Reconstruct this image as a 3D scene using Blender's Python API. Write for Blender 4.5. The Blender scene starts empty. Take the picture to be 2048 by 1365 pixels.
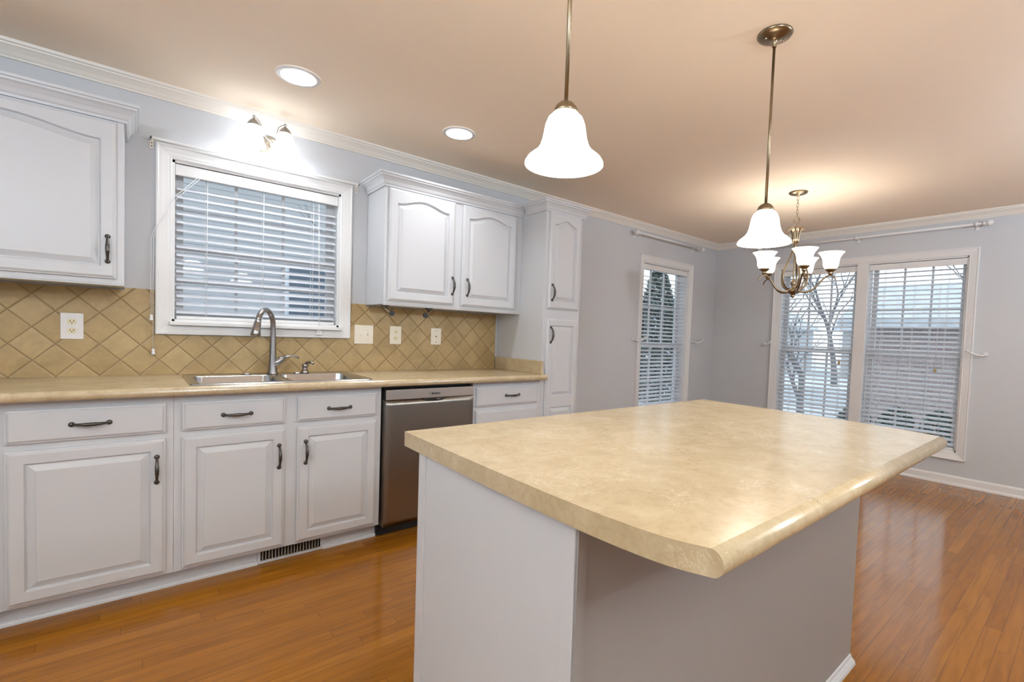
import bpy, math, random
from mathutils import Vector, Matrix
R = math.radians
SC = bpy.context.scene
COL = SC.collection
PI = math.pi

# ---------------------------------------------------------------- camera
YAW, PITCH, ROLL, FPX = 0.7065, -0.0404, 0.0357, 958.73
CX, CY, CZ = 60.43, 28.66, 1.1888
fw = Vector((math.sin(YAW) * math.cos(PITCH), math.cos(YAW) * math.cos(PITCH), math.sin(PITCH)))
rt = Vector((math.cos(YAW), -math.sin(YAW), 0))
up = rt.cross(fw)
rt, up = math.cos(ROLL) * rt + math.sin(ROLL) * up, math.cos(ROLL) * up - math.sin(ROLL) * rt
cd = bpy.data.cameras.new('camera')
cam = bpy.data.objects.new('camera', cd)
COL.objects.link(cam)
m = Matrix((rt, up, -fw)).transposed().to_4x4()
m.translation = Vector((0, 0, CZ))
cam.matrix_world = m
cd.sensor_width = 36
cd.lens = FPX / 2048 * 36
cd.shift_x = -CX / 2048
cd.shift_y = CY / 2048
cd.clip_start = 0.02
cd.clip_end = 300
SC.camera = cam

# ---------------------------------------------------------------- world, exposure
W = bpy.data.worlds.new('World')
SC.world = W
W.use_nodes = True
nt = W.node_tree
bg = nt.nodes['Background']
tc = nt.nodes.new('ShaderNodeTexCoord')
sx = nt.nodes.new('ShaderNodeSeparateXYZ')
cr = nt.nodes.new('ShaderNodeValToRGB')
nt.links.new(tc.outputs['Generated'], sx.inputs[0])
nt.links.new(sx.outputs['Z'], cr.inputs[0])
nt.links.new(cr.outputs[0], bg.inputs['Color'])
cr.color_ramp.elements[0].position = 0.0
cr.color_ramp.elements[0].color = (0.82, 0.87, 0.93, 1)
cr.color_ramp.elements[1].position = 0.6
cr.color_ramp.elements[1].color = (0.87, 0.93, 1.0, 1)
bg.inputs['Strength'].default_value = 1.1
SC.view_settings.view_transform = 'Standard'
SC.view_settings.look = 'None'
SC.view_settings.gamma = 1
SC.view_settings.use_curve_mapping = False
SC.view_settings.exposure = 0.84
SC.cycles.max_bounces = 10
SC.cycles.diffuse_bounces = 5
SC.cycles.glossy_bounces = 5
SC.cycles.transparent_max_bounces = 16
SC.cycles.sample_clamp_indirect = 6
SC.cycles.use_denoising = True
SC.cycles.caustics_reflective = False
SC.cycles.caustics_refractive = False

# lamp strengths (the room's own lamps and added fill lamps)
P_DOWN = 2.1      # each recessed ceiling light
P_PEND = 0.8
P_CHAND = 1.0
P_SCONCE = 1.4
P_BOWL_FILL = 80      # each added, unseen bowl lamp that brightens the room
WARM = (1.0, 0.90, 0.78)
SOFT = (0.93, 0.96, 1.0)
DAYW = (0.76, 0.89, 1.03)
COOL = (0.86, 0.93, 1.0)

# ---------------------------------------------------------------- materials
MATS = {}
def newmat(name):
    m = bpy.data.materials.new(name)
    m.use_nodes = True
    MATS[name] = m
    return m, m.node_tree, m.node_tree.nodes['Principled BSDF']

def pbr(name, col, rough=0.5, metal=0.0, noise=0.04, nscale=6.0, coat=0.0, bump=0.0, bscale=60.0, spec=0.5, aniso=0.0):
    m, t, b = newmat(name)
    tcn = t.nodes.new('ShaderNodeTexCoord')
    nz = t.nodes.new('ShaderNodeTexNoise')
    nz.inputs['Scale'].default_value = nscale
    nz.inputs['Detail'].default_value = 4
    t.links.new(tcn.outputs['Object'], nz.inputs['Vector'])
    mx = t.nodes.new('ShaderNodeMixRGB')
    mx.inputs[1].default_value = tuple(c * (1 - noise) for c in col) + (1,)
    mx.inputs[2].default_value = tuple(min(1, c * (1 + noise)) for c in col) + (1,)
    t.links.new(nz.outputs['Fac'], mx.inputs[0])
    t.links.new(mx.outputs[0], b.inputs['Base Color'])
    b.inputs['Roughness'].default_value = rough
    b.inputs['Metallic'].default_value = metal
    b.inputs['Specular IOR Level'].default_value = spec
    b.inputs['Coat Weight'].default_value = coat
    b.inputs['Coat Roughness'].default_value = 0.08
    if aniso:
        b.inputs['Anisotropic'].default_value = aniso
    if bump:
        n2 = t.nodes.new('ShaderNodeTexNoise')
        n2.inputs['Scale'].default_value = bscale
        n2.inputs['Detail'].default_value = 5
        t.links.new(tcn.outputs['Object'], n2.inputs['Vector'])
        bp = t.nodes.new('ShaderNodeBump')
        bp.inputs['Strength'].default_value = bump
        bp.inputs['Distance'].default_value = 0.002
        t.links.new(n2.outputs['Fac'], bp.inputs['Height'])
        t.links.new(bp.outputs[0], b.inputs['Normal'])
    return m

def math_n(t, op, a, b=None, c=None):
    n = t.nodes.new('ShaderNodeMath')
    n.operation = op
    for i, v in enumerate((a, b, c)):
        if v is None:
            continue
        if isinstance(v, (int, float)):
            n.inputs[i].default_value = v
        else:
            t.links.new(v, n.inputs[i])
    return n.outputs[0]

def ramp(t, fac, stops):
    r = t.nodes.new('ShaderNodeValToRGB')
    e = r.color_ramp.elements
    e[0].position, e[0].color = stops[0][0], tuple(stops[0][1]) + (1,)
    e[1].position, e[1].color = stops[1][0], tuple(stops[1][1]) + (1,)
    for p, c in stops[2:]:
        k = e.new(p)
        k.color = tuple(c) + (1,)
    t.links.new(fac, r.inputs[0])
    return r.outputs[0]

def mixc(t, fac, a, b, mode='MIX'):
    n = t.nodes.new('ShaderNodeMixRGB')
    n.blend_type = mode
    for i, v in enumerate((fac, a, b)):
        if isinstance(v, (int, float)):
            n.inputs[i].default_value = v
        elif isinstance(v, tuple):
            n.inputs[i].default_value = v + (1,)
        else:
            t.links.new(v, n.inputs[i])
    return n.outputs[0]

def mapped(t, sc, out='Object'):
    tcn = t.nodes.new('ShaderNodeTexCoord')
    mp = t.nodes.new('ShaderNodeMapping')
    mp.inputs['Scale'].default_value = sc
    t.links.new(tcn.outputs[out], mp.inputs[0])
    return mp.outputs[0]

def noise(t, vec, scale, detail=4, rough=0.5, dist=0.0):
    n = t.nodes.new('ShaderNodeTexNoise')
    n.inputs['Scale'].default_value = scale
    n.inputs['Detail'].default_value = detail
    n.inputs['Roughness'].default_value = rough
    n.inputs['Distortion'].default_value = dist
    t.links.new(vec, n.inputs['Vector'])
    return n.outputs['Fac']

def wnoise(t, a, b):
    c = t.nodes.new('ShaderNodeCombineXYZ')
    for i, v in enumerate((a, b)):
        if isinstance(v, (int, float)):
            c.inputs[i].default_value = v
        else:
            t.links.new(v, c.inputs[i])
    n = t.nodes.new('ShaderNodeTexWhiteNoise')
    n.noise_dimensions = '2D'
    t.links.new(c.outputs[0], n.inputs['Vector'])
    return n.outputs['Value']

def mat_floor():
    m, t, b = newmat('oak strip floor')
    tcn = t.nodes.new('ShaderNodeTexCoord')
    s = t.nodes.new('ShaderNodeSeparateXYZ')
    t.links.new(tcn.outputs['Object'], s.inputs[0])
    x, y = s.outputs[0], s.outputs[1]
    ry = math_n(t, 'DIVIDE', y, 0.0548)
    row = math_n(t, 'FLOOR', ry)
    fy = math_n(t, 'FRACT', ry)
    rnd = wnoise(t, row, 3.3)
    rx = math_n(t, 'ADD', math_n(t, 'DIVIDE', x, 0.95), math_n(t, 'MULTIPLY', rnd, 7.0))
    colm = math_n(t, 'FLOOR', rx)
    fx = math_n(t, 'FRACT', rx)
    pr = wnoise(t, row, colm)
    cb = t.nodes.new('ShaderNodeCombineXYZ')
    t.links.new(math_n(t, 'MULTIPLY', x, 1.4), cb.inputs[0])
    t.links.new(math_n(t, 'MULTIPLY', y, 16.0), cb.inputs[1])
    t.links.new(math_n(t, 'MULTIPLY', pr, 40.0), cb.inputs[2])
    g1 = noise(t, cb.outputs[0], 1.6, 3, 0.5, 1.2)
    g2 = noise(t, cb.outputs[0], 3.6, 2, 0.5, 0.3)
    base = ramp(t, pr, [(0.0, (0.270, 0.100, 0.007)), (0.35, (0.292, 0.110, 0.008)), (0.7, (0.308, 0.118, 0.009)), (1.0, (0.345, 0.138, 0.012))])
    grain = ramp(t, g1, [(0.36, (0.82, 0.78, 0.72)), (0.52, (1, 1, 1)), (0.7, (1.05, 1.04, 1.02))])
    c = mixc(t, 0.75, base, grain, 'MULTIPLY')
    c = mixc(t, 0.3, c, ramp(t, g2, [(0.3, (0.7, 0.66, 0.6)), (0.7, (1.12, 1.1, 1.08))]), 'MULTIPLY')
    ey = math_n(t, 'MINIMUM', fy, math_n(t, 'SUBTRACT', 1.0, fy))
    ex = math_n(t, 'MINIMUM', fx, math_n(t, 'SUBTRACT', 1.0, fx))
    gy = math_n(t, 'MAXIMUM', 0.0, math_n(t, 'SUBTRACT', 1.0, math_n(t, 'DIVIDE', ey, 0.045)))
    gx = math_n(t, 'LESS_THAN', ex, 0.0014)
    g = math_n(t, 'MAXIMUM', gy, gx)
    c = mixc(t, math_n(t, 'MULTIPLY', g, 0.5), c, (0.10, 0.035, 0.012))
    t.links.new(c, b.inputs['Base Color'])
    b.inputs['Roughness'].default_value = 0.17
    b.inputs['Coat Weight'].default_value = 0.2
    b.inputs['Specular IOR Level'].default_value = 0.2
    b.inputs['Coat Roughness'].default_value = 0.10
    return m

def mat_tiles():
    # diagonal tiles, diagonal spacing .152 wide, vertices at x = -.203 + .152k, z = 1.223 + .154j/..
    m, t, b = newmat('tan tumbled wall tiles')
    tcn = t.nodes.new('ShaderNodeTexCoord')
    s = t.nodes.new('ShaderNodeSeparateXYZ')
    t.links.new(tcn.outputs['Object'], s.inputs[0])
    u = math_n(t, 'DIVIDE', math_n(t, 'ADD', s.outputs[0], 0.203), 0.152)
    v = math_n(t, 'DIVIDE', math_n(t, 'SUBTRACT', s.outputs[2], 1.301), 0.154)
    a = math_n(t, 'ADD', u, v)
    c_ = math_n(t, 'SUBTRACT', u, v)
    fa, fc = math_n(t, 'FRACT', a), math_n(t, 'FRACT', c_)
    ia, ic = math_n(t, 'FLOOR', a), math_n(t, 'FLOOR', c_)
    pr = wnoise(t, ia, ic)
    ea = math_n(t, 'MINIMUM', fa, math_n(t, 'SUBTRACT', 1.0, fa))
    ec = math_n(t, 'MINIMUM', fc, math_n(t, 'SUBTRACT', 1.0, fc))
    e = math_n(t, 'MINIMUM', ea, ec)
    wob = math_n(t, 'MULTIPLY', noise(t, tcn.outputs['Object'], 30, 3), 0.012)
    g = math_n(t, 'LESS_THAN', math_n(t, 'ADD', e, wob), 0.024)
    n1 = noise(t, tcn.outputs['Object'], 9, 6, 0.65, 0.6)
    n2 = noise(t, tcn.outputs['Object'], 45, 5, 0.6)
    base = ramp(t, pr, [(0.0, (0.395, 0.275, 0.122)), (0.4, (0.42, 0.298, 0.136)), (0.75, (0.445, 0.32, 0.150)), (1.0, (0.47, 0.343, 0.168))])
    c = mixc(t, 0.8, base, ramp(t, n1, [(0.3, (0.78, 0.77, 0.72)), (0.55, (1, 1, 1)), (0.75, (1.15, 1.13, 1.12))]), 'MULTIPLY')
    c = mixc(t, 0.25, c, ramp(t, n2, [(0.3, (0.75, 0.72, 0.68)), (0.7, (1.12, 1.12, 1.1))]), 'MULTIPLY')
    c = mixc(t, g, c, (0.235, 0.150, 0.062))
    t.links.new(c, b.inputs['Base Color'])
    b.inputs['Roughness'].default_value = 0.42
    edge = math_n(t, 'MINIMUM', math_n(t, 'DIVIDE', e, 0.06), 1.0)
    h = math_n(t, 'ADD', edge, math_n(t, 'MULTIPLY', n1, 0.25))
    bp = t.nodes.new('ShaderNodeBump')
    bp.inputs['Strength'].default_value = 0.6
    bp.inputs['Distance'].default_value = 0.003
    t.links.new(h, bp.inputs['Height'])
    t.links.new(bp.outputs[0], b.inputs['Normal'])
    return m

def mat_laminate():
    m, t, b = newmat('beige stone laminate')
    tcn = t.nodes.new('ShaderNodeTexCoord')
    o = tcn.outputs['Object']
    n1 = noise(t, o, 9, 8, 0.68, 0.8)
    n2 = noise(t, o, 48, 6, 0.65, 1.2)
    n3 = noise(t, o, 12, 8, 0.7, 2.5)
    c = ramp(t, n1, [(0.30, (0.43, 0.330, 0.190)), (0.48, (0.49, 0.388, 0.238)), (0.62, (0.525, 0.425, 0.275)), (0.8, (0.57, 0.48, 0.335))])
    c = mixc(t, 0.55, c, ramp(t, n2, [(0.33, (0.84, 0.80, 0.74)), (0.5, (1, 1, 1)), (0.68, (1.07, 1.07, 1.08))]), 'MULTIPLY')
    vein = math_n(t, 'LESS_THAN', math_n(t, 'ABSOLUTE', math_n(t, 'SUBTRACT', n3, 0.5)), 0.006)
    patch = math_n(t, 'GREATER_THAN', noise(t, o, 7, 3), 0.56)
    vm = math_n(t, 'MULTIPLY', math_n(t, 'MULTIPLY', vein, patch), 0.55)
    c = mixc(t, vm, c, (0.80, 0.72, 0.56))
    t.links.new(c, b.inputs['Base Color'])
    b.inputs['Roughness'].default_value = 0.22
    b.inputs['Specular IOR Level'].default_value = 0.9
    return m

def mat_emit(name, col, strength, base=(0.9, 0.9, 0.9), mix=0.85):
    m, t, b = newmat(name)
    b.inputs['Base Color'].default_value = base + (1,)
    b.inputs['Roughness'].default_value = 0.35
    b.inputs['Emission Color'].default_value = col + (1,)
    b.inputs['Emission Strength'].default_value = strength
    nz = noise(t, mapped(t, (1, 1, 1)), 18, 3)
    t.links.new(mixc(t, nz, tuple(c * 0.95 for c in base), base), b.inputs['Base Color'])
    return m

def mat_glass():
    m, t, b = newmat('window glass')
    t.nodes.remove(b)
    out = t.nodes['Material Output']
    tr = t.nodes.new('ShaderNodeBsdfTransparent')
    tr.inputs[0].default_value = (0.93, 0.97, 0.98, 1)
    gl = t.nodes.new('ShaderNodeBsdfGlossy')
    gl.inputs['Roughness'].default_value = 0.03
    lw = t.nodes.new('ShaderNodeLayerWeight')
    lw.inputs[0].default_value = 0.5
    fr = math_n(t, 'ADD', math_n(t, 'MULTIPLY', math_n(t, 'POWER', lw.outputs['Facing'], 5.0), 0.6), 0.03)
    mx = t.nodes.new('ShaderNodeMixShader')
    t.links.new(fr, mx.inputs[0])
    t.links.new(tr.outputs[0], mx.inputs[1])
    t.links.new(gl.outputs[0], mx.inputs[2])
    t.links.new(mx.outputs[0], out.inputs[0])
    return m

def mat_slat():
    m, t, b = newmat('white blind slats')
    out = t.nodes['Material Output']
    b.inputs['Roughness'].default_value = 0.4
    nz = noise(t, mapped(t, (0.5, 0.5, 8)), 12, 3)
    t.links.new(mixc(t, nz, (0.80, 0.81, 0.83), (0.86, 0.87, 0.89)), b.inputs['Base Color'])
    tl = t.nodes.new('ShaderNodeBsdfTranslucent')
    tl.inputs[0].default_value = (0.75, 0.80, 0.88, 1)
    mx = t.nodes.new('ShaderNodeMixShader')
    mx.inputs[0].default_value = 0.34
    t.links.new(b.outputs[0], mx.inputs[1])
    t.links.new(tl.outputs[0], mx.inputs[2])
    t.links.new(mx.outputs[0], out.inputs[0])
    return m

def mat_siding(name, c1, c2, pitch):
    m, t, b = newmat(name)
    tcn = t.nodes.new('ShaderNodeTexCoord')
    s = t.nodes.new('ShaderNodeSeparateXYZ')
    t.links.new(tcn.outputs['Object'], s.inputs[0])
    fz = math_n(t, 'FRACT', math_n(t, 'DIVIDE', s.outputs[2], pitch))
    g = math_n(t, 'LESS_THAN', fz, 0.10)
    n = noise(t, tcn.outputs['Object'], 3, 4)
    c = mixc(t, n, c1, tuple(x * 0.9 for x in c1))
    c = mixc(t, g, c, c2)
    t.links.new(c, b.inputs['Base Color'])
    b.inputs['Roughness'].default_value = 0.7
    return m

def mat_brick():
    m, t, b = newmat('red brown brick')
    tcn = t.nodes.new('ShaderNodeTexCoord')
    s = t.nodes.new('ShaderNodeSeparateXYZ')
    t.links.new(tcn.outputs['Object'], s.inputs[0])
    cb = t.nodes.new('ShaderNodeCombineXYZ')
    t.links.new(s.outputs[1], cb.inputs[0])
    t.links.new(s.outputs[2], cb.inputs[1])
    br = t.nodes.new('ShaderNodeTexBrick')
    br.inputs['Color1'].default_value = (0.36, 0.28, 0.27, 1)
    br.inputs['Color2'].default_value = (0.27, 0.205, 0.20, 1)
    br.inputs['Mortar'].default_value = (0.5, 0.47, 0.45, 1)
    br.inputs['Scale'].default_value = 4.5
    br.inputs['Mortar Size'].default_value = 0.015
    t.links.new(cb.outputs[0], br.inputs['Vector'])
    t.links.new(br.outputs[0], b.inputs['Base Color'])
    b.inputs['Roughness'].default_value = 0.85
    return m

def mat_steel():
    m, t, b = newmat('brushed stainless steel')
    nz = noise(t, mapped(t, (2, 2, 260)), 4, 4)
    t.links.new(mixc(t, nz, (0.31, 0.29, 0.265), (0.38, 0.355, 0.325)), b.inputs['Base Color'])
    b.inputs['Metallic'].default_value = 1
    b.inputs['Roughness'].default_value = 0.42
    b.inputs['Anisotropic'].default_value = 0.93
    tg = t.nodes.new('ShaderNodeTangent')
    tg.direction_type = 'RADIAL'
    tg.axis = 'Z'
    t.links.new(tg.outputs[0], b.inputs['Tangent'])
    b.inputs['Anisotropic Rotation'].default_value = 0.0
    return m

FLOOR = mat_floor()
TILE = mat_tiles()
LAM = mat_laminate()
GLASS = mat_glass()
SLAT = mat_slat()
STEEL = mat_steel()
BRICK = mat_brick()
WALL = pbr('pale blue grey wall paint', (0.555, 0.567, 0.588), 0.55, noise=0.015, bump=0.05, bscale=220)
CEIL = pbr('cream ceiling paint', (0.93, 0.80, 0.65), 0.8, noise=0.01, bump=0.05, bscale=150)
WHITE = pbr('white cabinet paint', (0.57, 0.58, 0.60), 0.38, noise=0.015, nscale=2)
TRIM = pbr('white trim paint', (0.74, 0.735, 0.73), 0.35, noise=0.015)
CROWN = pbr('cream white moulding paint', (0.77, 0.72, 0.65), 0.4, noise=0.015)
PVC = pbr('white plastic cord', (0.82, 0.82, 0.82), 0.4, noise=0.02)
PLATE = pbr('ivory plate plastic', (0.80, 0.74, 0.62), 0.35, noise=0.02)
PLATEW = pbr('white plate plastic', (0.78, 0.76, 0.75), 0.35, noise=0.02)
IVORY = pbr('ivory socket plastic', (0.78, 0.70, 0.48), 0.35, noise=0.02)
BLACK = pbr('black plastic', (0.012, 0.012, 0.012), 0.45, noise=0.1)
DARK = pbr('dark recess', (0.02, 0.018, 0.015), 0.8, noise=0.1)
PEWTER = pbr('dark pewter', (0.105, 0.098, 0.09), 0.32, 0.9, noise=0.5, nscale=70, bump=0.5, bscale=160)
NICKEL = pbr('brushed nickel', (0.50, 0.45, 0.38), 0.28, 1.0, noise=0.06, nscale=30)
BRASS = pbr('antique nickel bronze', (0.29, 0.225, 0.145), 0.30, 1.0, noise=0.12, nscale=20)
STEEL2 = pbr('polished sink steel', (0.55, 0.55, 0.56), 0.2, 1.0, noise=0.05, nscale=40)
FAUCET = pbr('satin faucet steel', (0.33, 0.31, 0.30), 0.24, 1.0, noise=0.05, nscale=40)
PANELST = pbr('control panel steel', (0.52, 0.49, 0.46), 0.35, 1.0, noise=0.03, nscale=40)
SHADE = mat_emit('glowing frosted glass', (1.0, 0.93, 0.82), 8.5)
SHADE2 = mat_emit('glowing chandelier glass', (1.0, 0.90, 0.76), 1.0)
SHADE3 = mat_emit('glowing vanity glass', (0.92, 0.97, 1.0), 3.5)
LENS = mat_emit('recessed light lens', (1.0, 0.96, 0.90), 4.0)
ISLP_SHADED = pbr('shade darkened wall paint', (0.29, 0.28, 0.275), 0.55, noise=0.02, bump=0.05, bscale=220)  # grey wall paint with the panel's shade put into its colour
GROUND = pbr('pale frosted ground', (0.62, 0.66, 0.70), 0.9, noise=0.18, nscale=0.7)
ROAD = pbr('pale asphalt', (0.42, 0.46, 0.50), 0.9, noise=0.08, nscale=3)
BARK = pbr('grey bark', (0.17, 0.17, 0.18), 0.9, noise=0.3, nscale=20)
LEAF = pbr('dark evergreen leaves', (0.10, 0.13, 0.115), 0.8, noise=0.6, nscale=6)
LEAF2 = pbr('frosted hedge leaves', (0.10, 0.15, 0.13), 0.8, noise=0.7, nscale=14)
SIDE1 = mat_siding('pale blue siding', (0.47, 0.465, 0.475), (0.28, 0.28, 0.30), 0.12)
SIDE2 = mat_siding('white siding', (0.72, 0.76, 0.80), (0.5, 0.54, 0.6), 0.14)
ROOF = pbr('grey shingles', (0.55, 0.58, 0.62), 0.9, noise=0.3, nscale=8)
HGLASS = pbr('dark house window glass', (0.10, 0.13, 0.17), 0.15, noise=0.2)
CORD = pbr('wooden tassel', (0.45, 0.33, 0.15), 0.5, noise=0.1)

# ---------------------------------------------------------------- object helpers
ORI = {}
def tag(o, label=None, cat=None, group=None, kind=None):
    if label: o['label'] = label
    if cat: o['category'] = cat
    if group: o['group'] = group
    if kind: o['kind'] = kind
    return o

def empty(name, loc, label=None, cat=None, group=None, kind=None):
    o = bpy.data.objects.new(name, None)
    o.empty_display_size = 0.05
    COL.objects.link(o)
    o.location = loc
    ORI[o.name] = Vector(loc)
    return tag(o, label, cat, group, kind)

class MB:
    def __init__(s):
        s.v, s.f, s.sm = [], [], []
    def face(s, idx, smooth=False):
        s.f.append(tuple(idx)); s.sm.append(smooth)
    def box(s, x0, x1, y0, y1, z0, z1):
        n = len(s.v)
        s.v += [(x, y, z) for z in (z0, z1) for y in (y0, y1) for x in (x0, x1)]
        for q in ((0, 2, 3, 1), (4, 5, 7, 6), (0, 1, 5, 4), (2, 6, 7, 3), (0, 4, 6, 2), (1, 3, 7, 5)):
            s.face([n + i for i in q])
        return s
    def ring(s, a, b, smooth=False, closed=True):
        n = len(a)
        for i in range(n if closed else n - 1):
            j = (i + 1) % n
            s.face((a[i], a[j], b[j], b[i]), smooth)
    def add(s, pts):
        n = len(s.v)
        s.v += [tuple(p) for p in pts]
        return list(range(n, n + len(pts)))
    def prism(s, poly, fn, t0, t1, smooth=False):
        """poly: 2D points, fn(p, t) -> 3D"""
        a = s.add([fn(p, t0) for p in poly]); b = s.add([fn(p, t1) for p in poly])
        s.ring(a, b, smooth)
        s.face(a[::-1]); s.face(b)
        return s
    def lathe(s, prof, c, n=32, axis='z', caps=True, smooth=True):
        loops = []
        for r, h in prof:
            pts = []
            for k in range(n):
                a = 2 * PI * k / n
                p, q = r * math.cos(a), r * math.sin(a)
                if axis == 'z': pts.append((c[0] + p, c[1] + q, c[2] + h))
                elif axis == 'y': pts.append((c[0] + p, c[1] + h, c[2] + q))
                else: pts.append((c[0] + h, c[1] + p, c[2] + q))
            loops.append(s.add(pts))
        for a, b in zip(loops, loops[1:]):
            s.ring(a, b, smooth)
        if caps:
            s.face(loops[0][::-1]); s.face(loops[-1])
        return s
    def tube(s, pts, rad, n=10, flat=1.0, updir=None, caps=True):
        pts = [Vector(p) for p in pts]
        if isinstance(rad, (int, float)): rad = [rad] * len(pts)
        prev = None; loops = []
        for i, p in enumerate(pts):
            d = (pts[min(i + 1, len(pts) - 1)] - pts[max(i - 1, 0)]).normalized()
            if prev is None:
                ref = Vector(updir) if updir else (Vector((0, 0, 1)) if abs(d.z) < 0.9 else Vector((1, 0, 0)))
                u = d.cross(ref).normalized()
            else:
                u = (prev - d * prev.dot(d)).normalized()
            prev = u
            w = d.cross(u)
            loops.append(s.add([p + rad[i] * (math.cos(2 * PI * k / n) * u + flat * math.sin(2 * PI * k / n) * w) for k in range(n)]))
        for a, b in zip(loops, loops[1:]): s.ring(a, b, True)
        if caps:
            s.face(loops[0][::-1]); s.face(loops[-1])
        return s
    def ball(s, c, r, n=14, sz=1.0):
        s.lathe([(max(r * math.sin(PI * k / 10), r * 0.02), -r * sz * math.cos(PI * k / 10)) for k in range(11)], c, n)
        return s
    def build(s, name, mat, parent=None, origin=None, bevel=0.0, label=None, cat=None, group=None, kind=None, segs=2):
        if parent is not None:
            org = ORI[parent.name]
        else:
            if origin is None:
                xs = [p[0] for p in s.v]; ys = [p[1] for p in s.v]; zs = [p[2] for p in s.v]
                origin = ((min(xs) + max(xs)) / 2, (min(ys) + max(ys)) / 2, min(zs))
            org = Vector(origin)
        me = bpy.data.meshes.new(name)
        me.from_pydata([(Vector(p) - org)[:] for p in s.v], [], s.f)
        for p, sm in zip(me.polygons, s.sm): p.use_smooth = sm
        me.materials.append(mat)
        me.validate()
        import bmesh
        bm = bmesh.new(); bm.from_mesh(me)
        bmesh.ops.recalc_face_normals(bm, faces=bm.faces)
        bm.to_mesh(me); bm.free()
        o = bpy.data.objects.new(name, me)
        COL.objects.link(o)
        if parent is not None:
            o.parent = parent
        else:
            o.location = org
        ORI[o.name] = org
        if bevel:
            md = o.modifiers.new('bevel', 'BEVEL')
            md.width = bevel; md.segments = segs; md.limit_method = 'ANGLE'; md.angle_limit = R(40)
            md.harden_normals = False
        return tag(o, label, cat, group, kind)

def copy_tree(o, parent=None):
    c = o.copy(); COL.objects.link(c); c.parent = parent
    ORI[c.name] = ORI[o.name]
    for ch in [x for x in bpy.data.objects if x.parent == o]:
        copy_tree(ch, c)
    return c

def lamp(name, kind, loc, power, col, size=0.05, parent=None, rot=None, spot=None):
    d = bpy.data.lights.new(name, kind)
    d.energy = power; d.color = col
    if kind == 'AREA':
        d.shape = 'DISK'; d.size = size; d.spread = R(125)
    else:
        d.shadow_soft_size = size
    if kind == 'SPOT':
        d.spot_size = R(spot or 150); d.spot_blend = 1.0
    o = bpy.data.objects.new(name, d); COL.objects.link(o)
    if parent is not None:
        o.parent = parent; o.location = Vector(loc) - ORI[parent.name]
    else:
        o.location = loc
    if rot: o.rotation_euler = rot
    return o

# ---------------------------------------------------------------- dimensions
WY = 3.195      # kitchen wall face
RX = 5.519      # window wall face
LX, BY = -1.7, -3.4
ZC = 2.391
T = 0.16
YF, YD = 2.628, 2.609
YU, YUD = 2.903, 2.883
TX0, TX1 = 2.237, 2.600

W1 = (0.152, 1.0, 1.195, 2.038)      # kitchen window opening x0 x1 z0 z1
W2 = (4.085, 4.925, 0.30, 2.012)
W3 = (0.805, 2.395, 0.290, 2.018)    # on the right wall: y0 y1 z0 z1
W5 = (-1.7, 1.6, 0.25, 2.1)           # left wall window, added outside the view to let in side daylight
W4 = (3.5, 3.95, 0.3, 2.05)         # rear wall window, added behind the camera as a daylight source

def wall_with_holes(name, along, a0, a1, fixed0, fixed1, holes, label, mat=WALL):
    """along: 'x' or 'y'"""
    mb = MB()
    def bx(p0, p1, z0, z1):
        if p1 - p0 < 1e-4 or z1 - z0 < 1e-4: return
        if along == 'x': mb.box(p0, p1, fixed0, fixed1, z0, z1)
        else: mb.box(fixed0, fixed1, p0, p1, z0, z1)
    cur = a0
    for h0, h1, z0, z1 in sorted(holes):
        bx(cur, h0, 0, ZC); bx(h0, h1, 0, z0); bx(h0, h1, z1, ZC); cur = h1
    bx(cur, a1, 0, ZC)
    return mb.build(name, mat, kind='structure', label=label)

wall_with_holes('wall_kitchen', 'x', LX - T, RX + T, WY, WY + T, [W1, W2], 'pale blue grey painted wall behind the kitchen cabinets')
wall_with_holes('wall_right', 'y', BY, WY, RX, RX + T, [W3], 'pale grey wall with the double window')
wall_with_holes('wall_rear', 'x', LX - T, RX + T, BY - T, BY, [W4], 'pale grey wall behind the viewer')
wall_with_holes('wall_left', 'y', BY, WY, LX - T, LX, [W5], 'pale grey wall at the left end of the kitchen')
MB().box(LX - T, RX + T, BY - T, WY + T, -0.06, 0).build('floor', FLOOR, origin=(0, 0, 0), kind='structure', label='glossy honey oak strip floor')
MB().box(LX - T, RX + T, BY - T, WY + T, ZC, ZC + 0.1).build('ceiling', CEIL, kind='structure', label='flat cream ceiling')

# crown moulding
CP = [(0, 0), (0, -0.066), (0.010, -0.066), (0.013, -0.058), (0.018, -0.054), (0.028, -0.040), (0.044, -0.026), (0.052, -0.021), (0.053, -0.014), (0.062, -0.012), (0.066, 0)]
def crown(name, along, t0, t1, base, sgn, label, prof=CP):
    mb = MB()
    if along == 'x': fn = lambda p, t: (t, base + sgn * p[0], ZC + p[1])
    else: fn = lambda p, t: (base + sgn * p[0], t, ZC + p[1])
    mb.prism(prof, fn, t0, t1)
    return mb.build(name, CROWN, kind='structure', label=label)
crown('trim_1', 'x', LX, RX, WY, -1, 'cream crown moulding above the kitchen wall')
crown('trim_2', 'y', BY, WY, RX, -1, 'white crown moulding above the double window')
crown('trim_3', 'x', LX, RX, BY, 1, 'white crown moulding on the rear wall')
crown('trim_4', 'y', BY, WY, LX, 1, 'white crown moulding on the left wall')
BP = [(0, 0), (0.026, 0), (0.026, 0.012), (0.020, 0.022), (0.014, 0.024), (0.014, 0.070), (0.008, 0.080), (0, 0.084)]
def baseb(name, along, t0, t1, base, sgn, label):
    mb = MB()
    if along == 'x': fn = lambda p, t: (t, base + sgn * p[0], p[1])
    else: fn = lambda p, t: (base + sgn * p[0], t, p[1])
    mb.prism(BP, fn, t0, t1)
    return mb.build(name, TRIM, kind='structure', label=label)
baseb('baseboard_right', 'y', BY, WY, RX, -1, 'white baseboard below the double window')
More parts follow.
